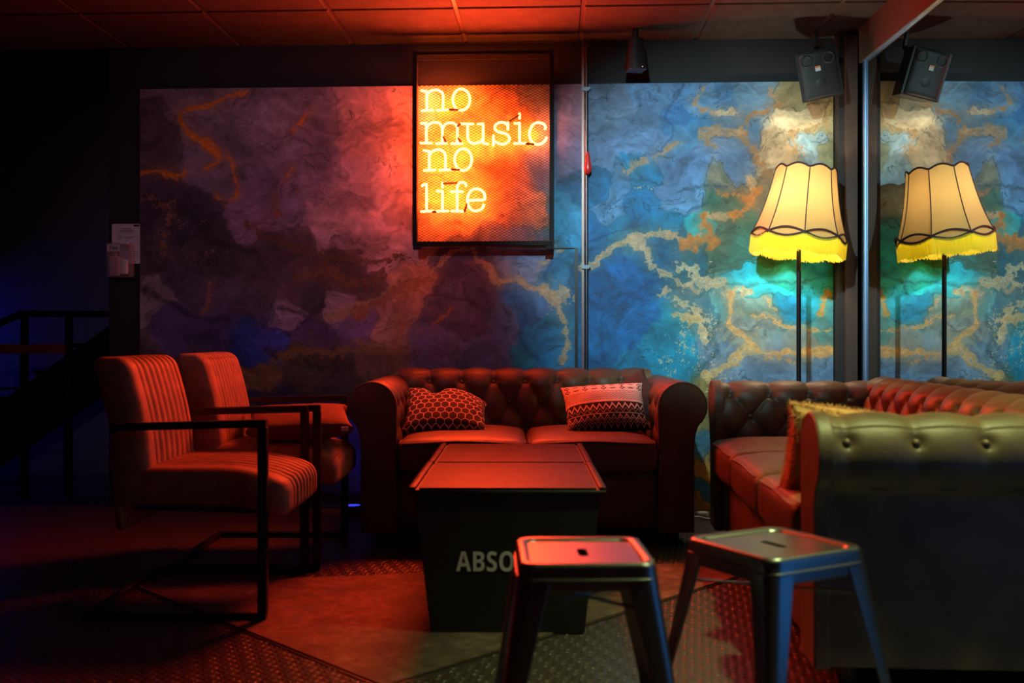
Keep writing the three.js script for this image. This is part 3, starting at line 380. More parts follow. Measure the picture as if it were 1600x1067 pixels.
// ------------------------------------------------------------------ chesterfield sofas
function chesterfield(o, { W, D, HA, HB, seats, pitch, outerButtons }) {
  const R = 0.11, ROLL = 0.22, PANEL = 0.16, yc = HA - R;
  // profile of arm or back: [p outward, y], from inside bottom over the roll to the outside
  const profile = (H, lean) => {
    const c = H - R, pts = [[-lean, 0.30], [-lean * 0.8, 0.40]]; pts.push([-lean * 0.3, c - 0.09]); pts.push([-0.004, c - 0.03]);
    for (let a = 180; a >= -48; a -= 12) pts.push([R + R * Math.cos(a * Math.PI / 180), c + R * Math.sin(a * Math.PI / 180)]);
    pts.push([PANEL + 0.008, c - 0.10]); pts.push([PANEL, c - 0.16]); pts.push([PANEL, 0.07]);
    const curve = new THREE.CatmullRomCurve3(pts.map(([p, y]) => V(p, y, 0)), false, 'centripetal'), L = curve.getLength(), n = Math.round(L / 0.0095), out = [];
    curve.arcLengthDivisions = 600;
    for (let i = 0; i <= n; i++) { const q = curve.getPointAt(i / n), t = curve.getTangentAt(i / n); out.push({ p: q.x, y: q.y, np: -t.y, ny: t.x, s: i / n * L }); }
    return out;
  };
  const tuft = (H, lean, L, px, name, place, t0 = 0) => {
    const pr = profile(H, lean), N = Math.round(L / 0.0095), pos = [], idx = [];
    const sAt = (f) => pr.reduce((b, q) => (f(q) < f(b) ? q : b)).s;
    const c = H - R, sTop = sAt((q) => Math.hypot(q.p - (R - R * 0.85), q.y - (c + R * 0.52))), sOut = sAt((q) => Math.hypot(q.p - (R + R * 0.93), q.y - (c + R * 0.36))), py = 0.118;
    const disp = (s, t) => {
      const U = t / px, Vv = (sTop - s) / py; let puff, amp = 0.034;
      if (Vv >= 0) { const a = U + Vv / 2, b = U - Vv / 2; puff = Math.pow(Math.abs(Math.sin(Math.PI * a) * Math.sin(Math.PI * b)), 0.42); if (Vv > 2.6) amp *= Math.max(0, 1 - (Vv - 2.6) / 0.8); }
      else { puff = Math.pow(Math.abs(Math.sin(Math.PI * U)), 0.7); const past = s - sOut; if (past > 0) amp *= Math.max(0, 1 - past / 0.16); const far = Math.min(1, -Vv / 0.7); amp *= 1 - (outerButtons ? 0.62 : 0.55) * far; }
      let d = amp * (puff - 0.86);
      const dip = (rs, ru) => { const q = ((s - rs) ** 2 + (ru * px) ** 2) / (0.02 * 0.02); return q < 9 ? -0.016 * Math.exp(-q) : 0; };
      const fr = (x) => x - Math.round(x);
      d += dip(sTop, fr(U)) + dip(sTop - py, fr(U - 0.5)) + dip(sTop - 2 * py, fr(U)); if (outerButtons) d += 0.9 * dip(sOut, fr(U));
      return d;
    };
    const pt = (q, t, d) => place(q.p + q.np * d, q.y + q.ny * d, t);
    for (let i = 0; i <= N; i++) for (const q of pr) { const t = t0 + (i / N - 0.5) * L, v = pt(q, t, disp(q.s, t)); pos.push(v.x, v.y, v.z); }
    const n = pr.length; for (let i = 0; i < N; i++) for (let j = 0; j < n - 1; j++) { const a = i * n + j; idx.push(a, a + 1, a + n, a + 1, a + n + 1, a + n); }
    const g = new THREE.BufferGeometry(); g.setAttribute('position', new THREE.Float32BufferAttribute(pos, 3)); g.setIndex(idx); g.computeVertexNormals(); boxUV(g);
    const m = part(name, g, M.leather, o);
    const bg = new THREE.SphereGeometry(0.0115, 10, 7);
    const rows = [[sTop, 0], [sTop - py, 0.5], [sTop - 2 * py, 0]]; if (outerButtons) rows.push([sOut, 0]);
    for (const [s, off] of rows) for (let k = Math.ceil((t0 - L / 2) / px); k <= (t0 + L / 2) / px; k++) {
      const t = (k + off) * px; if (t < t0 - L / 2 + 0.02 || t > t0 + L / 2 - 0.02) continue;
      const q = pr.reduce((b, w) => (Math.abs(w.s - s) < Math.abs(b.s - s) ? w : b)), v = pt(q, t, disp(q.s, t) + 0.008); if (v.y < 0.44) continue;
      const bt = part('button', bg, M.leatherButton, m); bt.position.copy(v);
    }
    return m;
  };
  const xi = W / 2 - ROLL, zf = D / 2, zb = -D / 2;
  tuft(HB, 0.05, W - 0.30, pitch, 'backrest', (p, y, t) => V(t, y, zb + 0.235 - p), pitch / 2 * 0);
  const aL = D - 0.07;
  for (const s of [-1, 1]) {
    tuft(HA, 0.012, aL, 0.178, 'arm', (p, y, t) => V(s * (xi + p), y, t + 0.02), 0);
    // scrolled front panel
    const sh = new THREE.Shape(), c = yc; sh.moveTo(0.004, 0.07); sh.lineTo(0.004, c); sh.absarc(R, c, R - 0.004, Math.PI, -48 * Math.PI / 180, true); sh.quadraticCurveTo(PANEL + 0.004, c - 0.1, PANEL - 0.004, c - 0.17); sh.lineTo(PANEL - 0.004, 0.07); sh.closePath();
    const g = new THREE.ExtrudeGeometry(sh, { depth: 0.028, bevelEnabled: true, bevelThickness: 0.008, bevelSize: 0.006, bevelSegments: 3, curveSegments: 20 }); if (s < 0) g.scale(-1, 1, 1); g.translate(s * xi, 0, zf - 0.034);
    if (s < 0) { const ix = g.index; const p = g.attributes.position, n = g.attributes.normal; for (let i = 0; i < p.count; i += 3) { for (const at of [p, n]) { const a = [at.getX(i + 1), at.getY(i + 1), at.getZ(i + 1)]; at.setXYZ(i + 1, at.getX(i + 2), at.getY(i + 2), at.getZ(i + 2)); at.setXYZ(i + 2, ...a); } } }
    boxUV(g); const fp = part('arm_front', g, M.leather, o);
    const op = sh.getPoints(20).slice(0, -1).filter((q) => q.y > 0.075).map((q) => V(s * (xi + q.x), q.y, zf - 0.002)); part('piping', pipe(op, 0.006, 90, 6), M.leather, fp);
  }
  part('front_rail', softBox(2 * xi + 0.04, 0.25, 0.06, 0.015, 12, 4, 2).translate(0, 0.205, zf - 0.055), M.leather, o);
  part('seat_deck', box(2 * xi + 0.04, 0.10, D - 0.3, 0, 0.28, 0.02), M.leather, o);
  part('outer_back', softBox(W - 0.14, HB - 0.18, 0.05, 0.012, 8, 8, 2).translate(0, (HB - 0.18) / 2 + 0.07, zb + 0.085), M.leather, o);
  const cw = 2 * xi / seats, cd = D - 0.215, cz = zf - cd / 2 + 0.02;
  for (let i = 0; i < seats; i++) {
    const cx = -xi + (i + 0.5) * cw, w = cw - 0.008;
    const g = softBox(w, 0.145, cd, 0.035, 34, 8, 34, (v) => { const u = v.x / (w / 2), z = v.z / (cd / 2), e = Math.max(0, 1 - u ** 4) * Math.max(0, 1 - z ** 4); v.y += (v.y > 0 ? 0.034 : -0.004) * e + 0.004 * fbm(v.x * 7 + i * 9 + 3, v.z * 7 + 5, 3) * (v.y > 0 ? 1 : 0); if (Math.abs(v.y) < 0.05) { v.x *= 1 + 0.012; } v.z += v.z > 0 ? 0.012 * (1 - u * u) : 0; });
    g.translate(cx, 0.405, cz); const cu = part('seat_cushion', g, M.leather, o);
    const e = 0.012, a = w / 2 - e, bz = cd / 2 - e, yy = 0.405 + 0.06; part('piping', pipe([V(cx - a, yy, cz - bz), V(cx - a, yy, cz), V(cx - a, yy, cz + bz - .02), V(cx - a + .02, yy, cz + bz + .002), V(cx, yy + 0.012, cz + bz + 0.016), V(cx + a - .02, yy, cz + bz + .002), V(cx + a, yy, cz + bz - .02), V(cx + a, yy, cz), V(cx + a, yy, cz - bz)], 0.0055, 70, 6), M.leather, cu);
  }
  const ft = [[0, 0], [.018, 0], [.026, .015], [.03, .04], [.024, .055], [.03, .075], [0, .08]].map(([r, y]) => new THREE.Vector2(r, y));
  for (const sx of [-1, 1]) for (const sz of [-1, 1]) part('foot', new THREE.LatheGeometry(ft, 14).translate(sx * (xi + 0.08), 0, sz * (D / 2 - 0.10)), M.wood, o);
  return o;
}
chesterfield(thing('chesterfield_sofa', 'brown leather two seat chesterfield sofa along the mural with two patterned cushions', 'sofa', [0.07, 0, -4.95], 0), { W: 1.625, D: 0.90, HA: 0.745, HB: 0.785, seats: 2, pitch: 0.167, outerButtons: false });
chesterfield(thing('chesterfield_sofa', 'brown leather three seat chesterfield sofa along the mirror wall with a furry cushion', 'sofa', [1.322, 0, -3.655], -(Math.PI / 2 + 0.064)), { W: 2.18, D: 0.90, HA: 0.745, HB: 0.765, seats: 3, pitch: 0.172, outerButtons: true });

// ------------------------------------------------------------------ armchairs with black tube frames
function armchair(o, nChan, cushionMat) {                // faces +x; origin on the floor under its middle
  const HW = 0.335, xf = 0.242, xr = -0.24, AH = 0.66, T = 0.026;
  for (const s of [-1, 1]) {
    const z = s * HW;
    part('arm_rail', bar(V(xr - 0.02, AH - 0.012, z), V(xf + T / 2, AH, z), 0.03, T), M.blackSteel, o);
    part('front_leg', bar(V(xf, T, z), V(xf, AH - T / 2, z), T, 0.032), M.blackSteel, o);
    part('floor_runner', bar(V(-0.36, T / 2, z), V(xf + T / 2, T / 2, z), T), M.blackSteel, o);
    part('seat_bracket', bar(V(xr + 0.02, 0.365, z * 0.72), V(xf, 0.352, z * 0.72), 0.018), M.blackSteel, o);
  }
  part('cross_bar', bar(V(-0.35, T / 2, -HW), V(-0.35, T / 2, HW), T), M.blackSteel, o);
  part('cross_bar', bar(V(xf - 0.01, 0.345, -HW), V(xf - 0.01, 0.345, HW), 0.02), M.blackSteel, o);
  part('cross_bar', bar(V(xr - 0.02, AH - 0.02, -HW), V(xr - 0.02, AH - 0.02, HW), 0.02), M.blackSteel, o);
  const wS = 0.56, chan = (z, half) => { const u = z / half; if (Math.abs(u) > 1) return 0; const k = (u + 1) / 2 * nChan; return -0.0085 * Math.pow(Math.abs(Math.cos(Math.PI * k)), 4); };
  const band = wS * 0.34;
  // seat: box along x, waterfall front
  const seat = softBox(0.60, 0.125, wS, 0.045, 40, 10, 110, (v) => {
    const top = v.y > 0.02 ? 1 : 0, fr = Math.max(0, (v.x - 0.05) / 0.25); const pad = (1 - (v.z / (wS / 2)) ** 4); const zz = v.z;
    v.y += top * 0.014 * pad; if (v.y > 0) v.y += chan(zz, band) ; if (v.x > 0.25) v.x += chan(zz, band); v.y -= 0.05 * fr * fr; v.x += fr > 0.9 ? 0.012 * pad : 0; if (v.y < -0.02 && v.x < 0) v.y += 0.0;
  });
  part('seat', seat.translate(0.005, 0.432, 0), cushionMat, o);
  const bH = 0.52, back = softBox(0.125, bH, wS - 0.03, 0.042, 10, 44, 110, (v) => {
    const f = v.x > 0.02, pad = (1 - (v.z / (wS / 2)) ** 4); if (f) v.x += 0.012 * pad + chan(v.z, band); if (v.y > bH / 2 - 0.05) v.y += chan(v.z, band);
    const h = (v.y + bH / 2) / bH; v.x -= 0.055 * h + 0.025 * h * h - 0.02 * Math.sin(Math.PI * h);
  });
  part('backrest', back.translate(-0.235, 0.62, 0), cushionMat, o);
  // the back shell that carries on down behind the seat
  part('back_shell', softBox(0.03, 0.30, wS - 0.05, 0.012, 3, 8, 8, (v) => { v.x -= 0.10 * (v.y + 0.15); }).translate(-0.268, 0.435, 0), cushionMat, o);
  return o;
}
const suede2 = M.suede.clone(); suede2.bumpMap = rep(weave, 6); suede2.bumpScale = 0.0025;
armchair(thing('armchair', 'empty channel stitched leather armchair with black steel frame before the stair railing', 'armchair', [-1.075, 0, -3.665], 0.0), 7, M.suede);
armchair(thing('armchair', 'channel stitched armchair with a dark cushion on its seat beside the small sofa', 'armchair', [-1.035, 0, -4.385], 0.0), 9, suede2);

// ------------------------------------------------------------------ cushions
function pillowGeo(w, h, t, fn) {
  const n = 40, pos = [], uv = [], idx = [];
  for (const s of [1, -1]) for (let j = 0; j <= n; j++) for (let i = 0; i <= n; i++) {
    const u = i / n * 2 - 1, v = j / n * 2 - 1, e = Math.pow(Math.max(0, (1 - u * u) * (1 - v * v)), 0.42), pin = 1 - 0.07 * (1 - Math.abs(v) ** 3) * Math.abs(u) ** 3, pin2 = 1 - 0.08 * (1 - Math.abs(u) ** 3) * Math.abs(v) ** 3;
    const p = V(u * w / 2 * pin, v * h / 2 * pin2, s * (t / 2 * e + 0.002)); p.z += s * 0.006 * e * fbm(u * 2.5 + s * 7 + w * 30, v * 2.5 + 4, 3); if (fn) fn(p, u, v, s, e); pos.push(p.x, p.y, p.z); uv.push((u + 1) / 2, (v + 1) / 2);
  }
  const m = (n + 1) * (n + 1); for (const s of [0, 1]) for (let j = 0; j < n; j++) for (let i = 0; i < n; i++) { const a = s * m + j * (n + 1) + i, b = a + 1, c = a + n + 1, d = c + 1; if (s) idx.push(a, c, b, b, c, d); else idx.push(a, b, c, b, d, c); }
  const rim = []; for (let i = 0; i < n; i++) rim.push(i); for (let j = 0; j < n; j++) rim.push(j * (n + 1) + n); for (let i = n; i > 0; i--) rim.push(n * (n + 1) + i); for (let j = n; j > 0; j--) rim.push(j * (n + 1));
  for (let k = 0; k < rim.length; k++) { const a = rim[k], b = rim[(k + 1) % rim.length]; idx.push(a, a + m, b, b, a + m, b + m); }
  const g = new THREE.BufferGeometry(); g.setAttribute('position', new THREE.Float32BufferAttribute(pos, 3)); g.setAttribute('uv', new THREE.Float32BufferAttribute(uv, 2)); g.setIndex(idx); g.computeVertexNormals(); return g;
}
function canvasTex(w, h, draw) { const c = document.createElement('canvas'); c.width = w; c.height = h; draw(c.getContext('2d'), w, h); const t = new THREE.CanvasTexture(c); t.colorSpace = THREE.SRGBColorSpace; return t; }
function orient(o, cx, cy, d, tilt, yaw, roll) { o.position.set(cx, cy, -d); o.rotation.order = 'YXZ'; o.rotation.set(tilt, yaw, roll); }
{ // honeycomb print
  const tex = canvasTex(768, 640, (x, w, h) => {
    x.fillStyle = '#3a302c'; x.fillRect(0, 0, w, h); x.strokeStyle = '#d8cbb8'; x.lineWidth = 6; const s = 44, dx = s * Math.sqrt(3);
    for (let j = -1; j * s * 1.5 < h + s; j++) for (let i = -1; i * dx < w + dx; i++) { const cx = i * dx + (j & 1 ? dx / 2 : 0), cy = j * s * 1.5; x.beginPath(); for (let k = 0; k < 6; k++) { const a = Math.PI / 3 * k + Math.PI / 6; const X = cx + s * Math.cos(a) + 3 * Math.sin(i * 5 + k), Y = cy + s * Math.sin(a) + 3 * Math.cos(j * 3 + k); k ? x.lineTo(X, Y) : x.moveTo(X, Y); } x.closePath(); x.stroke(); }
    x.strokeStyle = '#7a6a5c'; x.lineWidth = 2; for (let k = 0; k < 90; k++) { const X = (k * 97) % w, Y = (k * 61) % h; x.beginPath(); x.moveTo(X, Y); x.lineTo(X + 26, Y - 10); x.stroke(); }
  });
  const c = single('cushion', pillowGeo(0.40, 0.34, 0.13, (p, u, v) => { const d = Math.exp(-(((u + 0.28) / 0.2) ** 2)); p.y -= 0.045 * d * Math.max(0, v) ** 2; p.z -= 0.02 * d * Math.max(0, v); p.y -= 0.10 * Math.max(0, u - 0.1) ** 1.5 * Math.max(0, v + 0.3); p.y += 0.02 * Math.max(0, -u - 0.4) * Math.max(0, v); }), std({ map: tex, roughness: 0.85, bumpMap: rep(weave, 4), bumpScale: 0.001 }), 'dark cushion with a pale honeycomb print on the small sofa', 'cushion');
  orient(c, -0.32, 0.592, 4.83, -1.02, 0.05, -0.03);
}
{ // ethnic print: crosses, wave rows, zigzags
  const tex = canvasTex(768, 512, (x, w, h) => {
    x.fillStyle = '#e6ddcf'; x.fillRect(0, 0, w, h); x.fillStyle = '#1d1a1c';
    const dia = (cx, cy, a, b) => { x.beginPath(); x.moveTo(cx - a, cy); x.lineTo(cx, cy - b); x.lineTo(cx + a, cy); x.lineTo(cx, cy + b); x.closePath(); x.fill(); };
    for (let i = 0; i < 9; i++) for (const yy of [52, 104]) { const cx = 44 + i * 86; if (i & 1) { dia(cx, yy, 34, 12); x.fillStyle = '#e6ddcf'; dia(cx, yy, 12, 5); x.fillStyle = '#1d1a1c'; } else { for (const [a, b] of [[0, -16], [0, 16], [-16, 0], [16, 0]]) dia(cx + a, yy + b, 11, 11); } }
    x.strokeStyle = '#3a3434'; x.lineWidth = 4; for (let r = 0; r < 5; r++) { x.beginPath(); for (let i = 0; i <= w; i += 4) { const y = 150 + r * 22 + 7 * Math.sin(i / 36 * 6.283); i ? x.lineTo(i, y) : x.moveTo(i, y); } x.stroke(); }
    x.fillStyle = '#141315'; x.fillRect(0, 272, w, 240);
    const zig = (y, a, lw, col) => { x.strokeStyle = col; x.lineWidth = lw; x.beginPath(); for (let i = 0; i <= 26; i++) { const X = i * w / 26, Y = y + (i & 1 ? -a : a); i ? x.lineTo(X, Y) : x.moveTo(X, Y); } x.stroke(); };
    zig(318, 24, 12, '#e2d8c8'); zig(360, 20, 4, '#cfc6b8'); x.fillStyle = '#d8cfc0'; x.fillRect(0, 384, w, 7); zig(424, 24, 9, '#d8cfc0'); zig(452, 24, 6, '#cfc6b8'); zig(484, 22, 5, '#cfc6b8');
  });
  tex.flipY = true;
  const c = single('cushion', pillowGeo(0.40, 0.30, 0.12), std({ map: tex, roughness: 0.85, bumpMap: rep(weave, 4), bumpScale: 0.001 }), 'black and cream cushion with zigzag bands on the small sofa', 'cushion');
  orient(c, 0.445, 0.606, 4.77, -0.80, -0.06, 0.09);
}
{
  const c = single('cushion', pillowGeo(0.27, 0.27, 0.11), std({ color: lin(0.05, 0.03, 0.025), roughness: 0.8, bumpMap: rep(weave, 5), bumpScale: 0.001 }), 'plain dark brown cushion leaning in the corner of the small sofa', 'cushion');
  orient(c, 0.60, 0.615, 4.97, -0.35, -0.5, 0.62);
}
{
  const o = thing('cushion', 'plain dark cushion with a white tag lying on the armchair seat', 'cushion'); 
  part('cover', pillowGeo(0.44, 0.42, 0.13, (p, u, v, s, e) => { p.z += 0.02 * u * u * (s > 0 ? 1 : .3); }), std({ color: lin(0.13, 0.05, 0.035), roughness: 0.75, bumpMap: rep(weave, 5), bumpScale: 0.001 }), o);
  part('tag', box(0.03, 0.004, 0.018, 0.185, -0.205, 0.014), M.white, o);
  orient(o, -0.93, 0.575, 4.36, -1.42, 0.12, 0.1);
}
{ // furry cushion: core and tufts of hair
  const o = thing('cushion', 'shaggy orange brown cushion leaning inside the near arm of the mirror side sofa', 'cushion');
  const g = pillowGeo(0.37, 0.36, 0.20), mat = std({ color: lin(0.55, 0.30, 0.12), roughness: 0.9 }); part('core', g, mat, o);
  const hg = new THREE.ConeGeometry(0.0013, 0.013, 3, 1); hg.translate(0, 0.005, 0); const n = 16000, im = new THREE.InstancedMesh(hg, std({ color: lin(0.58, 0.32, 0.13), roughness: 0.75 }), n), p = g.attributes.position, nn = g.attributes.normal, mt = new THREE.Matrix4(), qt = new THREE.Quaternion();
  for (let k = 0; k < n; k++) { const i = Math.floor(rnd() * p.count), d = V(nn.getX(i) + rr(-.6, .6), nn.getY(i) + rr(-.6, .6) - 0.45, nn.getZ(i) + rr(-.6, .6)).normalize(); qt.setFromUnitVectors(V(0, 1, 0), d); mt.compose(V(p.getX(i) + rr(-.006, .006), p.getY(i) + rr(-.006, .006), p.getZ(i)), qt, V(1, rr(.7, 1.3), 1)); im.setMatrixAt(k, mt); }
  im.name = 'fur'; im.userData = { kind: 'stuff', label: 'shaggy hair' }; o.add(im);
  orient(o, 1.0, 0.575, 2.97, -0.5, Math.PI - 0.35, 0.16);
}

// ------------------------------------------------------------------ crate tables
{
  const font = await new FontLoader().loadAsync('fonts/droid/droid_sans_bold.typeface.json');
  const crate = (label, z, words) => {
    const o = thing('crate_table', label, 'table', [0, 0, z], -0.008);
    const H = 0.452, tw = 0.585, td = 0.60, bw = 0.49, bd = 0.50, g = new THREE.BoxGeometry(1, H, 1), p = g.attributes.position;
    for (let i = 0; i < p.count; i++) { const t = p.getY(i) > 0; p.setX(i, p.getX(i) * (t ? tw : bw)); p.setZ(i, p.getZ(i) * (t ? td : bd) ); } g.translate(0, H / 2 + 0.006, 0); g.computeVertexNormals();
    part('body', g, M.crate, o);
    part('top_board', softBox(0.62, 0.016, 0.632, 0.005, 2, 2, 2).translate(0, H + 0.013, 0), M.crate, o);
    part('inlay', softBox(0.555, 0.006, 0.622, 0.002, 2, 2, 2).translate(0, H + 0.0235, 0), M.crateTop, o);
    for (const s of [-1, 1]) part('edge_batten', softBox(0.024, 0.011, 0.632, 0.004, 2, 2, 2).translate(s * 0.298, H + 0.0245, 0), M.crateTop, o);
    if (words) {
      const t = new TextGeometry(words, { font, size: 0.064, depth: 0.001, curveSegments: 6 }); t.computeBoundingBox(); const bbx = t.boundingBox, s = 0.318 / (bbx.max.x - bbx.min.x); t.translate(-bbx.min.x, 0, 0); t.scale(s, 1, 1);
      const yb = 0.208, zz = (y) => (bd / 2) + (td / 2 - bd / 2) * (y - 0.006) / H; t.translate(-0.163, 0, 0); t.rotateX(Math.atan((td - bd) / 2 / H)); t.translate(0, yb, zz(yb) + 0.0012);
      const m = part('lettering', t, std({ color: lin(0.86, 0.88, 0.86), roughness: 0.6 }), o); m.userData.label = 'white block lettering';
    }
    return o;
  };
  crate('black tapered crate table with white lettering on its side', -3.425, 'ABSOLUT').position.x = -0.012;
  crate('black tapered crate table pushed between the lettered crate and the small sofa', -4.075, '').position.x = -0.004;
}

// ------------------------------------------------------------------ metal stools
function stool(o) {
  const H = 0.45, rsq = (h, r, n = 6) => { const pts = []; for (let c = 0; c < 4; c++) { const cx = (c === 0 || c === 3 ? 1 : -1) * (h - r), cz = (c < 2 ? 1 : -1) * (h - r); for (let k = 0; k <= n; k++) { const a = c * Math.PI / 2 + k / n * Math.PI / 2; pts.push([cx + r * Math.cos(a), cz + r * Math.sin(a)]); } } return pts; };
  const rings = [[.153, -.062, .035], [.155, -.058, .036], [.155, -.014, .036], [.153, -.006, .036], [.149, -.001, .035], [.143, .0, .033], [.134, -.0005, .03], [.129, -.004, .028], [.126, -.0075, .027]];
  const pos = [], idx = [], R0 = rings.map(([h, y, r]) => rsq(h, r).map(([x, z]) => [x, H + y, z])), n = R0[0].length;
  R0.forEach((r) => r.forEach((q) => pos.push(...q))); for (let i = 0; i < rings.length - 1; i++) for (let j = 0; j < n; j++) { const a = i * n + j, b = i * n + (j + 1) % n; idx.push(a, a + n, b, b, a + n, b + n); }
  let g = new THREE.BufferGeometry(); g.setAttribute('position', new THREE.Float32BufferAttribute(pos, 3)); g.setIndex(idx); g.computeVertexNormals(); boxUV(g); part('seat_rim', g, M.gun, o);
  const s = new THREE.Shape(rsq(.1265, .027).map(([x, z]) => new THREE.Vector2(x, z))), hole = new THREE.Path(); const hw = 0.030, hh = 0.012;
  hole.moveTo(-hw, -hh); hole.lineTo(hw, -hh); hole.absarc(hw, 0, hh, -Math.PI / 2, Math.PI / 2, false); hole.lineTo(-hw, hh); hole.absarc(-hw, 0, hh, Math.PI / 2, Math.PI * 1.5, false); s.holes.push(hole);
  g = new THREE.ExtrudeGeometry(s, { depth: 0.003, bevelEnabled: false, curveSegments: 8 }); g.rotateX(Math.PI / 2); g.translate(0, H - 0.0075, 0); boxUV(g); part('seat_panel', g, M.gun, o);
  // embossed bead on the skirt
  part('skirt_bead', new THREE.TubeGeometry(new THREE.CatmullRomCurve3(rsq(.1555, .036, 4).map(([x, z]) => V(x, H - 0.036, z)), true), 120, 0.004, 6, true), M.gun, o);
  // folded sheet legs
  for (const [sx, sz] of [[1, 1], [1, -1], [-1, 1], [-1, -1]]) {
    const rows = 14, sec = [], P2 = [], I2 = [];
    for (let k = 0; k <= rows; k++) {
      const t = k / rows, c = 0.1535 + t * 0.062, w = 0.072 - 0.034 * Math.min(1, t * 1.25) + (t > 0.8 ? 0.0 : 0), rc = 0.034 - 0.016 * t, y = H - 0.012 - t * (H - 0.012), th = 0.003;
      const out = [[-w, 0]]; for (let q = 0; q <= 6; q++) { const a = Math.PI / 2 - q / 6 * Math.PI / 2; out.push([-rc + rc * Math.cos(a), -rc + rc * Math.sin(a)]); } out.push([0, -w]);
      const inn = [...out].reverse().map(([x, z]) => [x - th, z - th]);
      for (const [x, z] of [...out, ...inn]) P2.push(sx * (c + x), y, sz * (c + z));
    }
    const m = P2.length / 3 / (rows + 1), flip = sx * sz < 0;
    for (let k = 0; k < rows; k++) for (let j = 0; j < m; j++) { const a = k * m + j, b = k * m + (j + 1) % m; flip ? I2.push(a, b, a + m, b, b + m, a + m) : I2.push(a, a + m, b, b, a + m, b + m); }
    let lg = new THREE.BufferGeometry(); lg.setAttribute('position', new THREE.Float32BufferAttribute(P2, 3)); lg.setIndex(I2); lg = lg.toNonIndexed(); lg.computeVertexNormals(); lg = smoothCrease(lg); boxUV(lg);
    const leg = part('leg', lg, M.gun, o);
    part('foot_cap', box(0.04, 0.014, 0.04, sx * 0.2, 0.007, sz * 0.2), M.blackPlastic, leg);
  }
  for (const [a, b] of [[[-1, -1], [1, 1]], [[-1, 1], [1, -1]]]) part('cross_brace', bar(V(a[0] * 0.15, 0.34, a[1] * 0.15), V(b[0] * 0.15, 0.34 + (a[1] > 0 ? 0.004 : 0), b[1] * 0.15), 0.016, 0.004), M.gun, o);
  return o;
}
function smoothCrease(g) {                              // average normals of faces that meet at less than 40 degrees
  const p = g.attributes.position, n = g.attributes.normal, map = new Map(), key = (i) => p.getX(i).toFixed(5) + p.getY(i).toFixed(5) + p.getZ(i).toFixed(5);
  for (let i = 0; i < p.count; i++) { const k = key(i); if (!map.has(k)) map.set(k, []); map.get(k).push(i); }
  const out = new Float32Array(p.count * 3), a = V(0, 0, 0), b = V(0, 0, 0), s = V(0, 0, 0);
  for (let i = 0; i < p.count; i++) { a.fromBufferAttribute(n, i); s.set(0, 0, 0); for (const j of map.get(key(i))) { b.fromBufferAttribute(n, j); if (a.dot(b) > 0.76) s.add(b); } s.normalize(); out.set([s.x, s.y, s.z], i * 3); }
  g.setAttribute('normal', new THREE.BufferAttribute(out, 3)); return g;
}
stool(thing('metal_stool', 'gunmetal square stool standing before the lettered crate table', 'stool', [0.166, 0, -2.345], Math.PI / 2 + 0.02));
stool(thing('metal_stool', 'turned gunmetal square stool standing beside the mirror side sofa', 'stool', [0.64, 0, -2.435], Math.PI / 2 + 0.50));

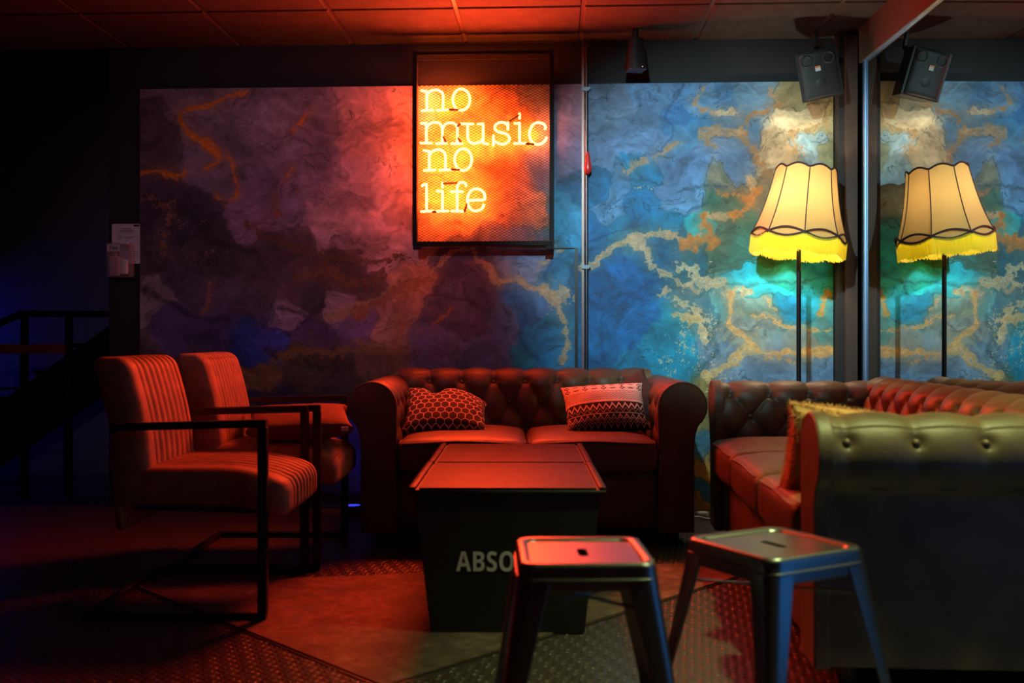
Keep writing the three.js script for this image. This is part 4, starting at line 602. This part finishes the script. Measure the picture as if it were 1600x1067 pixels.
// ------------------------------------------------------------------ floor lamp with fringed shade
{
  const LX = (1248 - 800) / F * 5.12, o = thing('floor_lamp', 'tall floor lamp with a cream panelled shade and yellow fringe in the corner', 'lamp', [LX, 0, -5.12]);
  const px = 5.12 / F, yOf = (py) => CAMY - (py - HOR) * px;
  const bt = [[0, 0], [.13, 0], [.135, .012], [.12, .022], [.03, .034], [.016, .06], [0, .06]].map(([r, y]) => new THREE.Vector2(r, y)); part('base', new THREE.LatheGeometry(bt, 32), M.blackSteel, o);
  part('pole', new THREE.CylinderGeometry(0.0115, 0.0125, 1.46, 16).translate(0, 0.77, 0), std({ color: lin(0.02, 0.018, 0.02), roughness: 0.3, metalness: 0.5 }), o);
  const shade = new THREE.Group(); shade.name = 'lamp_shade'; const yb = yOf(374), yt = yOf(268), Hs = yt - yb; shade.position.set(0, yb, 0); shade.rotation.z = -0.11; shade.rotation.y = 0.0; o.add(shade);
  const rTop = 0.152, rBot = 0.243, ph0 = 0.165;
  const rad = (h, a) => { const f = 1 - h, r = rTop + (rBot - rTop) * (0.62 * f + 0.38 * f * f * f); const k = Math.cos(((((a + ph0) / (Math.PI / 4)) % 1 + 1) % 1 - 0.5) * Math.PI); return r * (1 - 0.045 * k); };
  const surf = (h, a) => { const k = Math.abs(Math.sin((a + ph0) * 4)), y = h * Hs + (h > 0.8 ? (h - 0.8) / 0.2 * 0.020 * k : 0) - (h < 0.15 ? (0.15 - h) / 0.15 * 0.022 * k : 0), r = rad(h, a); return V(r * Math.sin(a), y, r * Math.cos(a)); };
  const fabric = phys({ color: lin(0.72, 0.45, 0.14), roughness: 1, transmission: 0.12, thickness: 0, side: THREE.DoubleSide, bumpMap: rep(weave, 10, 4), bumpScale: 0.0006 });
  for (let k = 0; k < 8; k++) {
    const pos = [], uv = [], idx = [], n = 14, m = 18, a0 = k * Math.PI / 4 - ph0;
    for (let j = 0; j <= m; j++) for (let i = 0; i <= n; i++) { const p = surf(j / m, a0 + i / n * Math.PI / 4); pos.push(p.x, p.y, p.z); uv.push(i / n, j / m); }
    for (let j = 0; j < m; j++) for (let i = 0; i < n; i++) { const a = j * (n + 1) + i; idx.push(a, a + 1, a + n + 1, a + 1, a + n + 2, a + n + 1); }
    const g = new THREE.BufferGeometry(); g.setAttribute('position', new THREE.Float32BufferAttribute(pos, 3)); g.setAttribute('uv', new THREE.Float32BufferAttribute(uv, 2)); g.setIndex(idx); g.computeVertexNormals(); part('shade_panel', g, fabric, shade);
  }
  const braid = std({ color: lin(0.07, 0.03, 0.028), roughness: 0.7 });
  for (let k = 0; k < 8; k++) { const a = k * Math.PI / 4 - ph0; part('seam_piping', pipe([...Array(9).keys()].map((j) => surf(j / 8, a).multiply(V(1.006, 1, 1.006))), 0.0028, 20, 6), braid, shade); }
  part('top_braid', pipe([...Array(64).keys()].map((j) => surf(1, j / 64 * Math.PI * 2)), 0.0055, 160, 6, true), braid, shade);
  for (const s of [-1, 1]) part('bottom_braid', pipe([...Array(96).keys()].map((j) => { const a = j / 96 * Math.PI * 2, p = surf(0.06, a), f = 1.022 + 0.006 * s; return V(p.x * f, 0.012 + s * 0.021 * Math.sin((a + ph0) * 4), p.z * f); }), 0.0058, 240, 6, true), braid, shade);
  const fr = []; for (let i = 0; i < 460; i++) { const a = i / 460 * Math.PI * 2, k = Math.abs(Math.sin((a + ph0) * 4)), p = surf(0.02, a), l = 0.078 + 0.012 * rnd() , w = 0.0034, g = new THREE.BoxGeometry(w, l, 0.0022); g.rotateY(a + rr(-.3, .3)); g.rotateZ(rr(-.025, .025)); g.translate(p.x * 1.006, -0.004 - 0.012 * k - l / 2 + 0.01, p.z * 1.006); fr.push(g); }
  const fm = part('fringe', merge(fr), phys({ color: lin(0.92, 0.86, 0.03), roughness: 1, transmission: 0.62, thickness: 0 }), shade); fm.userData = { kind: 'stuff', label: 'yellow thread fringe' };
  for (let k = 0; k < 4; k++) { const a = k * Math.PI / 2 + 0.4; part('spider_arm', bar(V(0, Hs * 0.86, 0), V(Math.sin(a) * rTop * 0.98, Hs * 0.97, Math.cos(a) * rTop * 0.98), 0.004), M.blackSteel, shade); }
  const yBulb = yb + 0.20;
  part('socket', new THREE.CylinderGeometry(0.018, 0.018, 0.06, 14).translate(0, yBulb - 0.065, 0), M.blackPlastic, o);
  const bp = [[0, .045], [.018, .042], [.03, .028], [.033, .008], [.027, -.014], [.016, -.034], [.014, -.045]].map(([r, y]) => new THREE.Vector2(r, y)).reverse();
  part('bulb', new THREE.LatheGeometry(bp, 18).translate(0, yBulb, 0), std({ color: lin(1, 0.95, 0.8), emissive: lin(1, 0.92, 0.72), emissiveIntensity: 6, roughness: 0.3 }), o);
  const L = new THREE.PointLight(lin(1, 0.92, 0.72), 1.15, 0, 2); L.name = 'floor_lamp_bulb_light'; L.position.set(LX, yBulb, -5.12); L.shadow.radius = 1.5; scene.add(L);
}

// ------------------------------------------------------------------ speakers
function speaker(o, w, h, d) {
  const s = new THREE.Shape(); s.moveTo(-w / 2, 0); s.lineTo(w / 2, 0); s.lineTo(w * 0.32, -d); s.lineTo(-w * 0.32, -d); s.closePath();
  const g = new THREE.ExtrudeGeometry(s, { depth: h, bevelEnabled: true, bevelThickness: 0.006, bevelSize: 0.006, bevelSegments: 2 }); g.rotateX(-Math.PI / 2); g.scale(1, 1, -1);
  const p = g.attributes.position; for (let i = 0; i < p.count; i += 3) { const a = [p.getX(i + 1), p.getY(i + 1), p.getZ(i + 1)]; p.setXYZ(i + 1, p.getX(i + 2), p.getY(i + 2), p.getZ(i + 2)); p.setXYZ(i + 2, ...a); } g.translate(0, -h / 2, 0); g.scale(1, 1, -1);
  for (let i = 0; i < p.count; i += 3) { const a = [p.getX(i + 1), p.getY(i + 1), p.getZ(i + 1)]; p.setXYZ(i + 1, p.getX(i + 2), p.getY(i + 2), p.getZ(i + 2)); p.setXYZ(i + 2, ...a); }
  g.computeVertexNormals(); part('cabinet', g, M.blackPlastic, o); return g;
}
{
  const c = P(1280, 116, 5.10), o = thing('wall_speaker', 'black wall speaker tilted down under the ceiling in the mirror corner', 'speaker', [c.x, c.y, c.z]); o.rotation.order = 'YXZ'; o.rotation.set(0.22, -0.12, 0.20);
  const w = 0.196, h = 0.25, d = 0.16;
  const fz = (g) => { const q = new THREE.Shape(); return g; };
  const sh = new THREE.Shape(); sh.moveTo(-w / 2, 0); sh.lineTo(w / 2, 0); sh.lineTo(w * 0.33, d); sh.lineTo(-w * 0.33, d); sh.closePath();
  const g = new THREE.ExtrudeGeometry(sh, { depth: h - 0.012, bevelEnabled: true, bevelThickness: 0.006, bevelSize: 0.006, bevelSegments: 2 }); g.rotateX(-Math.PI / 2); g.translate(0, -h / 2 + 0.006, 0); part('cabinet', g, M.blackPlastic, o);
  part('grille', softBox(w - 0.012, h - 0.014, 0.012, 0.005, 10, 12, 2, (v) => { if (v.z > 0) v.z += 0.008 * (1 - (v.x / (w / 2)) ** 2); }).translate(0, 0, 0.008), M.grille, o);
  part('woofer', new THREE.SphereGeometry(0.052, 24, 10, 0, 6.2832, 0, 0.9).rotateX(Math.PI / 2).scale(1, 1, 0.35).translate(0, -0.045, 0.006), M.grille, o);
  for (const s of [-1, 1]) part('tweeter', new THREE.TorusGeometry(0.026, 0.006, 8, 24).translate(s * 0.055, 0.075, 0.018), M.grille, o);
  const bd = part('badge', box(0.026, 0.018, 0.004, -0.006, 0.026, 0.025), M.white, o); part('badge_bar', box(0.026, 0.007, 0.004, 0, 0.0, 0), std({ color: lin(0.8, 0.25, 0.05), roughness: 0.5 }), bd).position.set(-0.006, 0.039, 0.025);
  part('bracket', merge([bar(V(0, 0.05, -d), V(0.05, 0.14, -d - 0.06), 0.022), bar(V(0.05, 0.13, -d - 0.06), V(0.06, 0.24, -d - 0.07), 0.018)]), M.blackSteel, o);
}
{
  const c = P(993, 86, 5.25), o = thing('ceiling_horn', 'small black tapered loudspeaker hanging under the ceiling beside the metal post', 'speaker', [c.x, c.y, c.z]);
  const g = new THREE.CylinderGeometry(0.045, 0.068, 0.165, 4, 1).rotateY(Math.PI / 4 + 0.2); part('cabinet', g, M.blackPlastic, o);
  part('mount', new THREE.CylinderGeometry(0.015, 0.015, 0.09, 12).translate(0, 0.125, 0), M.blackSteel, o); part('indicator', new THREE.SphereGeometry(0.004, 8, 6).translate(0.03, -0.075, 0.055), M.white, o);
}

// ------------------------------------------------------------------ poster and dispenser on the black pier
{
  const d = wallD(wallU(197)), px = d / F, u = wallU(197.5), y = wallY(197, 381);
  const tex = canvasTex(256, 360, (x, w, h) => {
    x.fillStyle = '#d9d6da'; x.fillRect(0, 0, w, h); x.fillStyle = '#15151a'; x.fillRect(196, 6, 52, 18);
    const ln = (yy, a, b, t) => { for (let i = a; i < b;) { const l = 5 + ((i * 7 + yy * 3) % 11); x.fillRect(i, yy, Math.min(l, b - i), t); i += l + 3; } };
    x.fillStyle = '#2a2430'; ln(38, 86, 170, 7); ln(52, 74, 184, 7); ln(66, 56, 200, 6); x.fillStyle = '#94405a'; ln(86, 60, 190, 3); x.fillStyle = '#2a2430'; ln(116, 104, 202, 6); ln(128, 128, 172, 5);
    x.strokeStyle = '#2a2430'; x.lineWidth = 3; x.beginPath(); x.arc(72, 122, 17, 0, 6.3); x.stroke(); x.beginPath(); x.arc(72, 124, 7, 3.4, 7); x.stroke();
    ln(250, 150, 240, 4); ln(270, 150, 236, 4); ln(290, 160, 240, 4); });
  const g = box(45 * px, 62 * px, 0.002, u, y, 0.004); const n = single('notice_poster', g, std({ map: tex, roughness: 0.7 }), 'white paper notice with small print on the black pier by the stairs', 'poster'); toWall(n);
  const o = thing('soap_dispenser', 'clear plastic hand sanitiser dispenser below the paper notice', 'dispenser'); toWall(o);
  const w = 40 * px, h = 54 * px, cx = wallU(192.5), cy = wallY(192, 407), clear = phys({ color: lin(0.86, 0.84, 0.86), roughness: 0.06, transmission: 0.85, thickness: 0 });
  part('case', softBox(w, h, 0.05, 0.008, 6, 8, 4).translate(cx, cy, 0.034), clear, o);
  part('bottle', merge([softBox(w * 0.42, h * 0.55, 0.03, 0.008, 6, 6, 4).translate(cx - w * 0.22, cy - h * 0.18, 0.034), box(w * 0.06, h * 0.16, 0.012, cx - w * 0.2, cy + h * 0.12, 0.034)]), std({ color: lin(0.55, 0.42, 0.42), roughness: 0.3 }), o);
  part('pump_panel', softBox(w * 0.30, h * 0.42, 0.016, 0.004, 3, 3, 2).translate(cx + w * 0.22, cy - h * 0.2, 0.058), M.white, o);
  part('pump_top', softBox(w * 0.34, h * 0.06, 0.02, 0.004, 3, 2, 2).translate(cx + w * 0.22, cy + h * 0.46, 0.052), M.white, o);
  const lt = canvasTex(128, 64, (x, a, b) => { x.fillStyle = '#c8c4c6'; x.fillRect(0, 0, a, b); x.fillStyle = '#20202a'; x.fillRect(22, 14, 26, 7); x.fillRect(31, 14, 8, 34); for (let i = 54; i < 108; i += 12) x.fillRect(i, 22, 8, 24); });
  part('label_plate', box(w * 0.5, h * 0.2, 0.003, cx - w * 0.2, cy + h * 0.34, 0.061), std({ map: lt, roughness: 0.5 }), o);
}

// ------------------------------------------------------------------ stair railing, stairs and blue lamp on the left
{
  const d = 5.9, q = (px, py, dd = d) => P(px, py, dd), o = thing('stair_railing', 'black steel stair railing with a dark red rail beside the armchairs', 'railing');
  part('top_rail', polyTube([q(-140, 566), q(34, 490), q(196, 491)], 0.021, 10), M.blackSteel, o);
  for (const x of [38, 107]) { const a = q(x, 492); part('post', bar(V(a.x, 0.0, a.z), V(a.x, a.y, a.z), 0.038, 0.038), M.blackSteel, o); }
  const a = q(-140, 562), b = q(107, 545); part('red_rail', bar(V(a.x, b.y, a.z + 0.03), V(b.x, b.y, a.z + 0.03), 0.02, 0.056), std({ color: lin(0.22, 0.03, 0.02), roughness: 0.5 }), o);
  for (const y of [607, 662]) { const m = q(-140, y), n = q(107, y); part('lower_rail', bar(V(m.x, n.y, m.z), V(n.x, n.y, n.z), 0.014), M.blackSteel, o); }
  const e = q(193, 491); part('rail_fixing', merge([new THREE.CylinderGeometry(0.035, 0.035, 0.012, 16).rotateZ(Math.PI / 2).translate(e.x + 0.005, e.y, e.z), new THREE.CylinderGeometry(0.026, 0.026, 0.03, 14).rotateZ(Math.PI / 2).translate(e.x - 0.02, e.y, e.z)]), std({ color: lin(0.35, 0.2, 0.15), roughness: 0.3, metalness: 0.9 }), o);
  const s = thing('staircase', 'black steel staircase rising behind the railing', 'staircase');
  const D2 = 6.45, A = P(-190, 760, D2), B = P(176, 506, D2), dir = B.clone().sub(A), w = 0.62;
  const sh = new THREE.Shape(); sh.moveTo(A.x, A.y); sh.lineTo(B.x, B.y); sh.lineTo(B.x, B.y - 0.36); sh.lineTo(A.x, A.y - 0.36); sh.closePath();
  for (const z of [-D2, -D2 - 0.30]) part('stringer', new THREE.ExtrudeGeometry(sh, { depth: 0.012, bevelEnabled: false }).translate(0, 0, z), M.blackSteel, s);
  for (let k = 0; k < 6; k++) { const t = (k + 0.5) / 6; part('tread', box(0.26, 0.03, 0.3, A.x + dir.x * t, A.y + dir.y * t - 0.05, -D2 - 0.145), M.blackSteel, s); }
  // blue wall lamp out of sight up the stairs
  const l = thing('stair_lamp', 'blue stair lamp on the wall above the staircase', 'lamp', [-4.1, 1.10, -6.6]); l.rotation.z = -0.9;
  part('housing', softBox(0.10, 0.5, 0.16, 0.02, 3, 6, 3).translate(-0.11, 0, 0), M.blackSteel, l);
  part('lamp_diffuser', softBox(0.03, 0.44, 0.12, 0.012, 3, 6, 3).translate(-0.045, 0, 0), std({ color: lin(0.1, 0.15, 0.6), emissive: lin(0.02, 0.08, 1), emissiveIntensity: 2.5, roughness: 0.4 }), l);
  const bl = new THREE.RectAreaLight(lin(0.008, 0.04, 1), 11, 0.12, 0.44); bl.name = 'stair_lamp_light'; bl.position.set(-4.1, 1.10, -6.6); bl.lookAt(-3.48, 0.31, -6.5); scene.add(bl);
}
// blue floor uplight at the foot of the mural between armchair and sofa
{
  const o = thing('floor_uplight', 'small round blue uplight on the floor between armchair and sofa', 'lamp', [P(552, 793, 5.38).x, 0, -5.36]);
  const pr = [[0, 0], [.05, 0], [.052, .04], [.046, .045], [.044, .038], [0, .038]].map(([r, y]) => new THREE.Vector2(r, y)); part('housing', new THREE.LatheGeometry(pr, 24), M.blackSteel, o);
  part('lamp_lens', new THREE.CylinderGeometry(0.042, 0.042, 0.004, 24).translate(0, 0.04, 0), std({ color: lin(0.1, 0.1, 0.6), emissive: lin(0.03, 0.05, 1), emissiveIntensity: 1.2, roughness: 0.3 }), o);
  const l = new THREE.SpotLight(lin(0.03, 0.08, 1), 0.08, 0, 0.9, 0.8, 2); l.name = 'floor_uplight_beam'; l.position.set(o.position.x, 0.05, -5.36); l.target.position.set(o.position.x - 0.1, 1.5, -5.45); scene.add(l, l.target);
}
// blue light column on the right wall, mirrored by the stools
{
  const o = thing('blue_light_column', 'tall blue light column on the right wall near the stools', 'lamp', [1.72, 0, -1.75]);
  part('housing', box(0.06, 1.5, 0.36, 0.035, 0.85, 0), M.blackSteel, o);
  part('lamp_diffuser', softBox(0.02, 1.44, 0.32, 0.008, 3, 8, 3).translate(-0.005, 0.85, 0), std({ color: lin(0.1, 0.3, 0.6), emissive: lin(0.01, 0.30, 1), emissiveIntensity: 1.3, roughness: 0.4 }), o);
  const l = new THREE.RectAreaLight(lin(0.01, 0.30, 1), 0.4, 0.32, 1.44); l.name = 'blue_light_column_light'; l.position.set(1.70, 0.85, -1.75); l.lookAt(0, 0.85, -1.9); scene.add(l);
}
// the fittings of the two ceiling lamps over the seating, and of the added violet fill
for (const [at, to, label, col] of [[SPOT_AT, SPOT_TO, 'black ceiling spotlight over the crate tables aimed at the mural', [.60, .95, 1]], [DOWN_AT, [1.15, 0, -2.55], 'black ceiling downlight over the near arm of the long sofa', [.86, 1, .38]], [LEFT_AT, LEFT_TO, 'added unseen violet fill spotlight over the armchairs', [.8, .48, .68]]]) {
  const o = thing('ceiling_spotlight', label, 'lamp', at); o.lookAt(...to);
  const pr = [[.0, -.12], [.03, -.12], [.04, -.1], [.045, -0.012]].map(([r, y]) => new THREE.Vector2(r, y)); part('housing', new THREE.LatheGeometry(pr, 24).rotateX(Math.PI / 2), M.blackPlastic, o);
  part('lamp_lens', new THREE.CylinderGeometry(0.04, 0.04, 0.004, 20).rotateX(Math.PI / 2).translate(0, 0, -0.02), std({ color: lin(.8, .85, .8), emissive: lin(...col), emissiveIntensity: 3 }), o);
  o.updateMatrixWorld(true); const top = o.worldToLocal(V(at[0], ROOM_H, at[2] + 0.02)); part('yoke', bar(V(0, 0, -0.08), top, 0.014), M.blackSteel, o);
}
// white cable and plug on the floor by the lamp
{
  const c = pipe([P(1084, 808, 5.2), P(1092, 799, 5.2), P(1103, 802, 5.15), P(1112, 800, 5.15), P(1122, 806, 5.1)].map((v) => V(v.x, 0.012, v.z + 0.02)), 0.006, 40, 8);
  const o = thing('lamp_cable', 'white lamp cable with a plug on the floor between the two sofas', 'cable'); part('cord', c, M.white, o);
  part('plug', softBox(0.06, 0.03, 0.035, 0.01, 4, 3, 3).translate(P(1097, 800, 5.25).x, 0.017, -5.24), M.white, o);
}

scene.traverse((m) => { if (m.isMesh) { m.castShadow = true; m.receiveShadow = true; } if (m.isLight && !m.isRectAreaLight) m.castShadow = true; });
renderer.render(scene, camera);
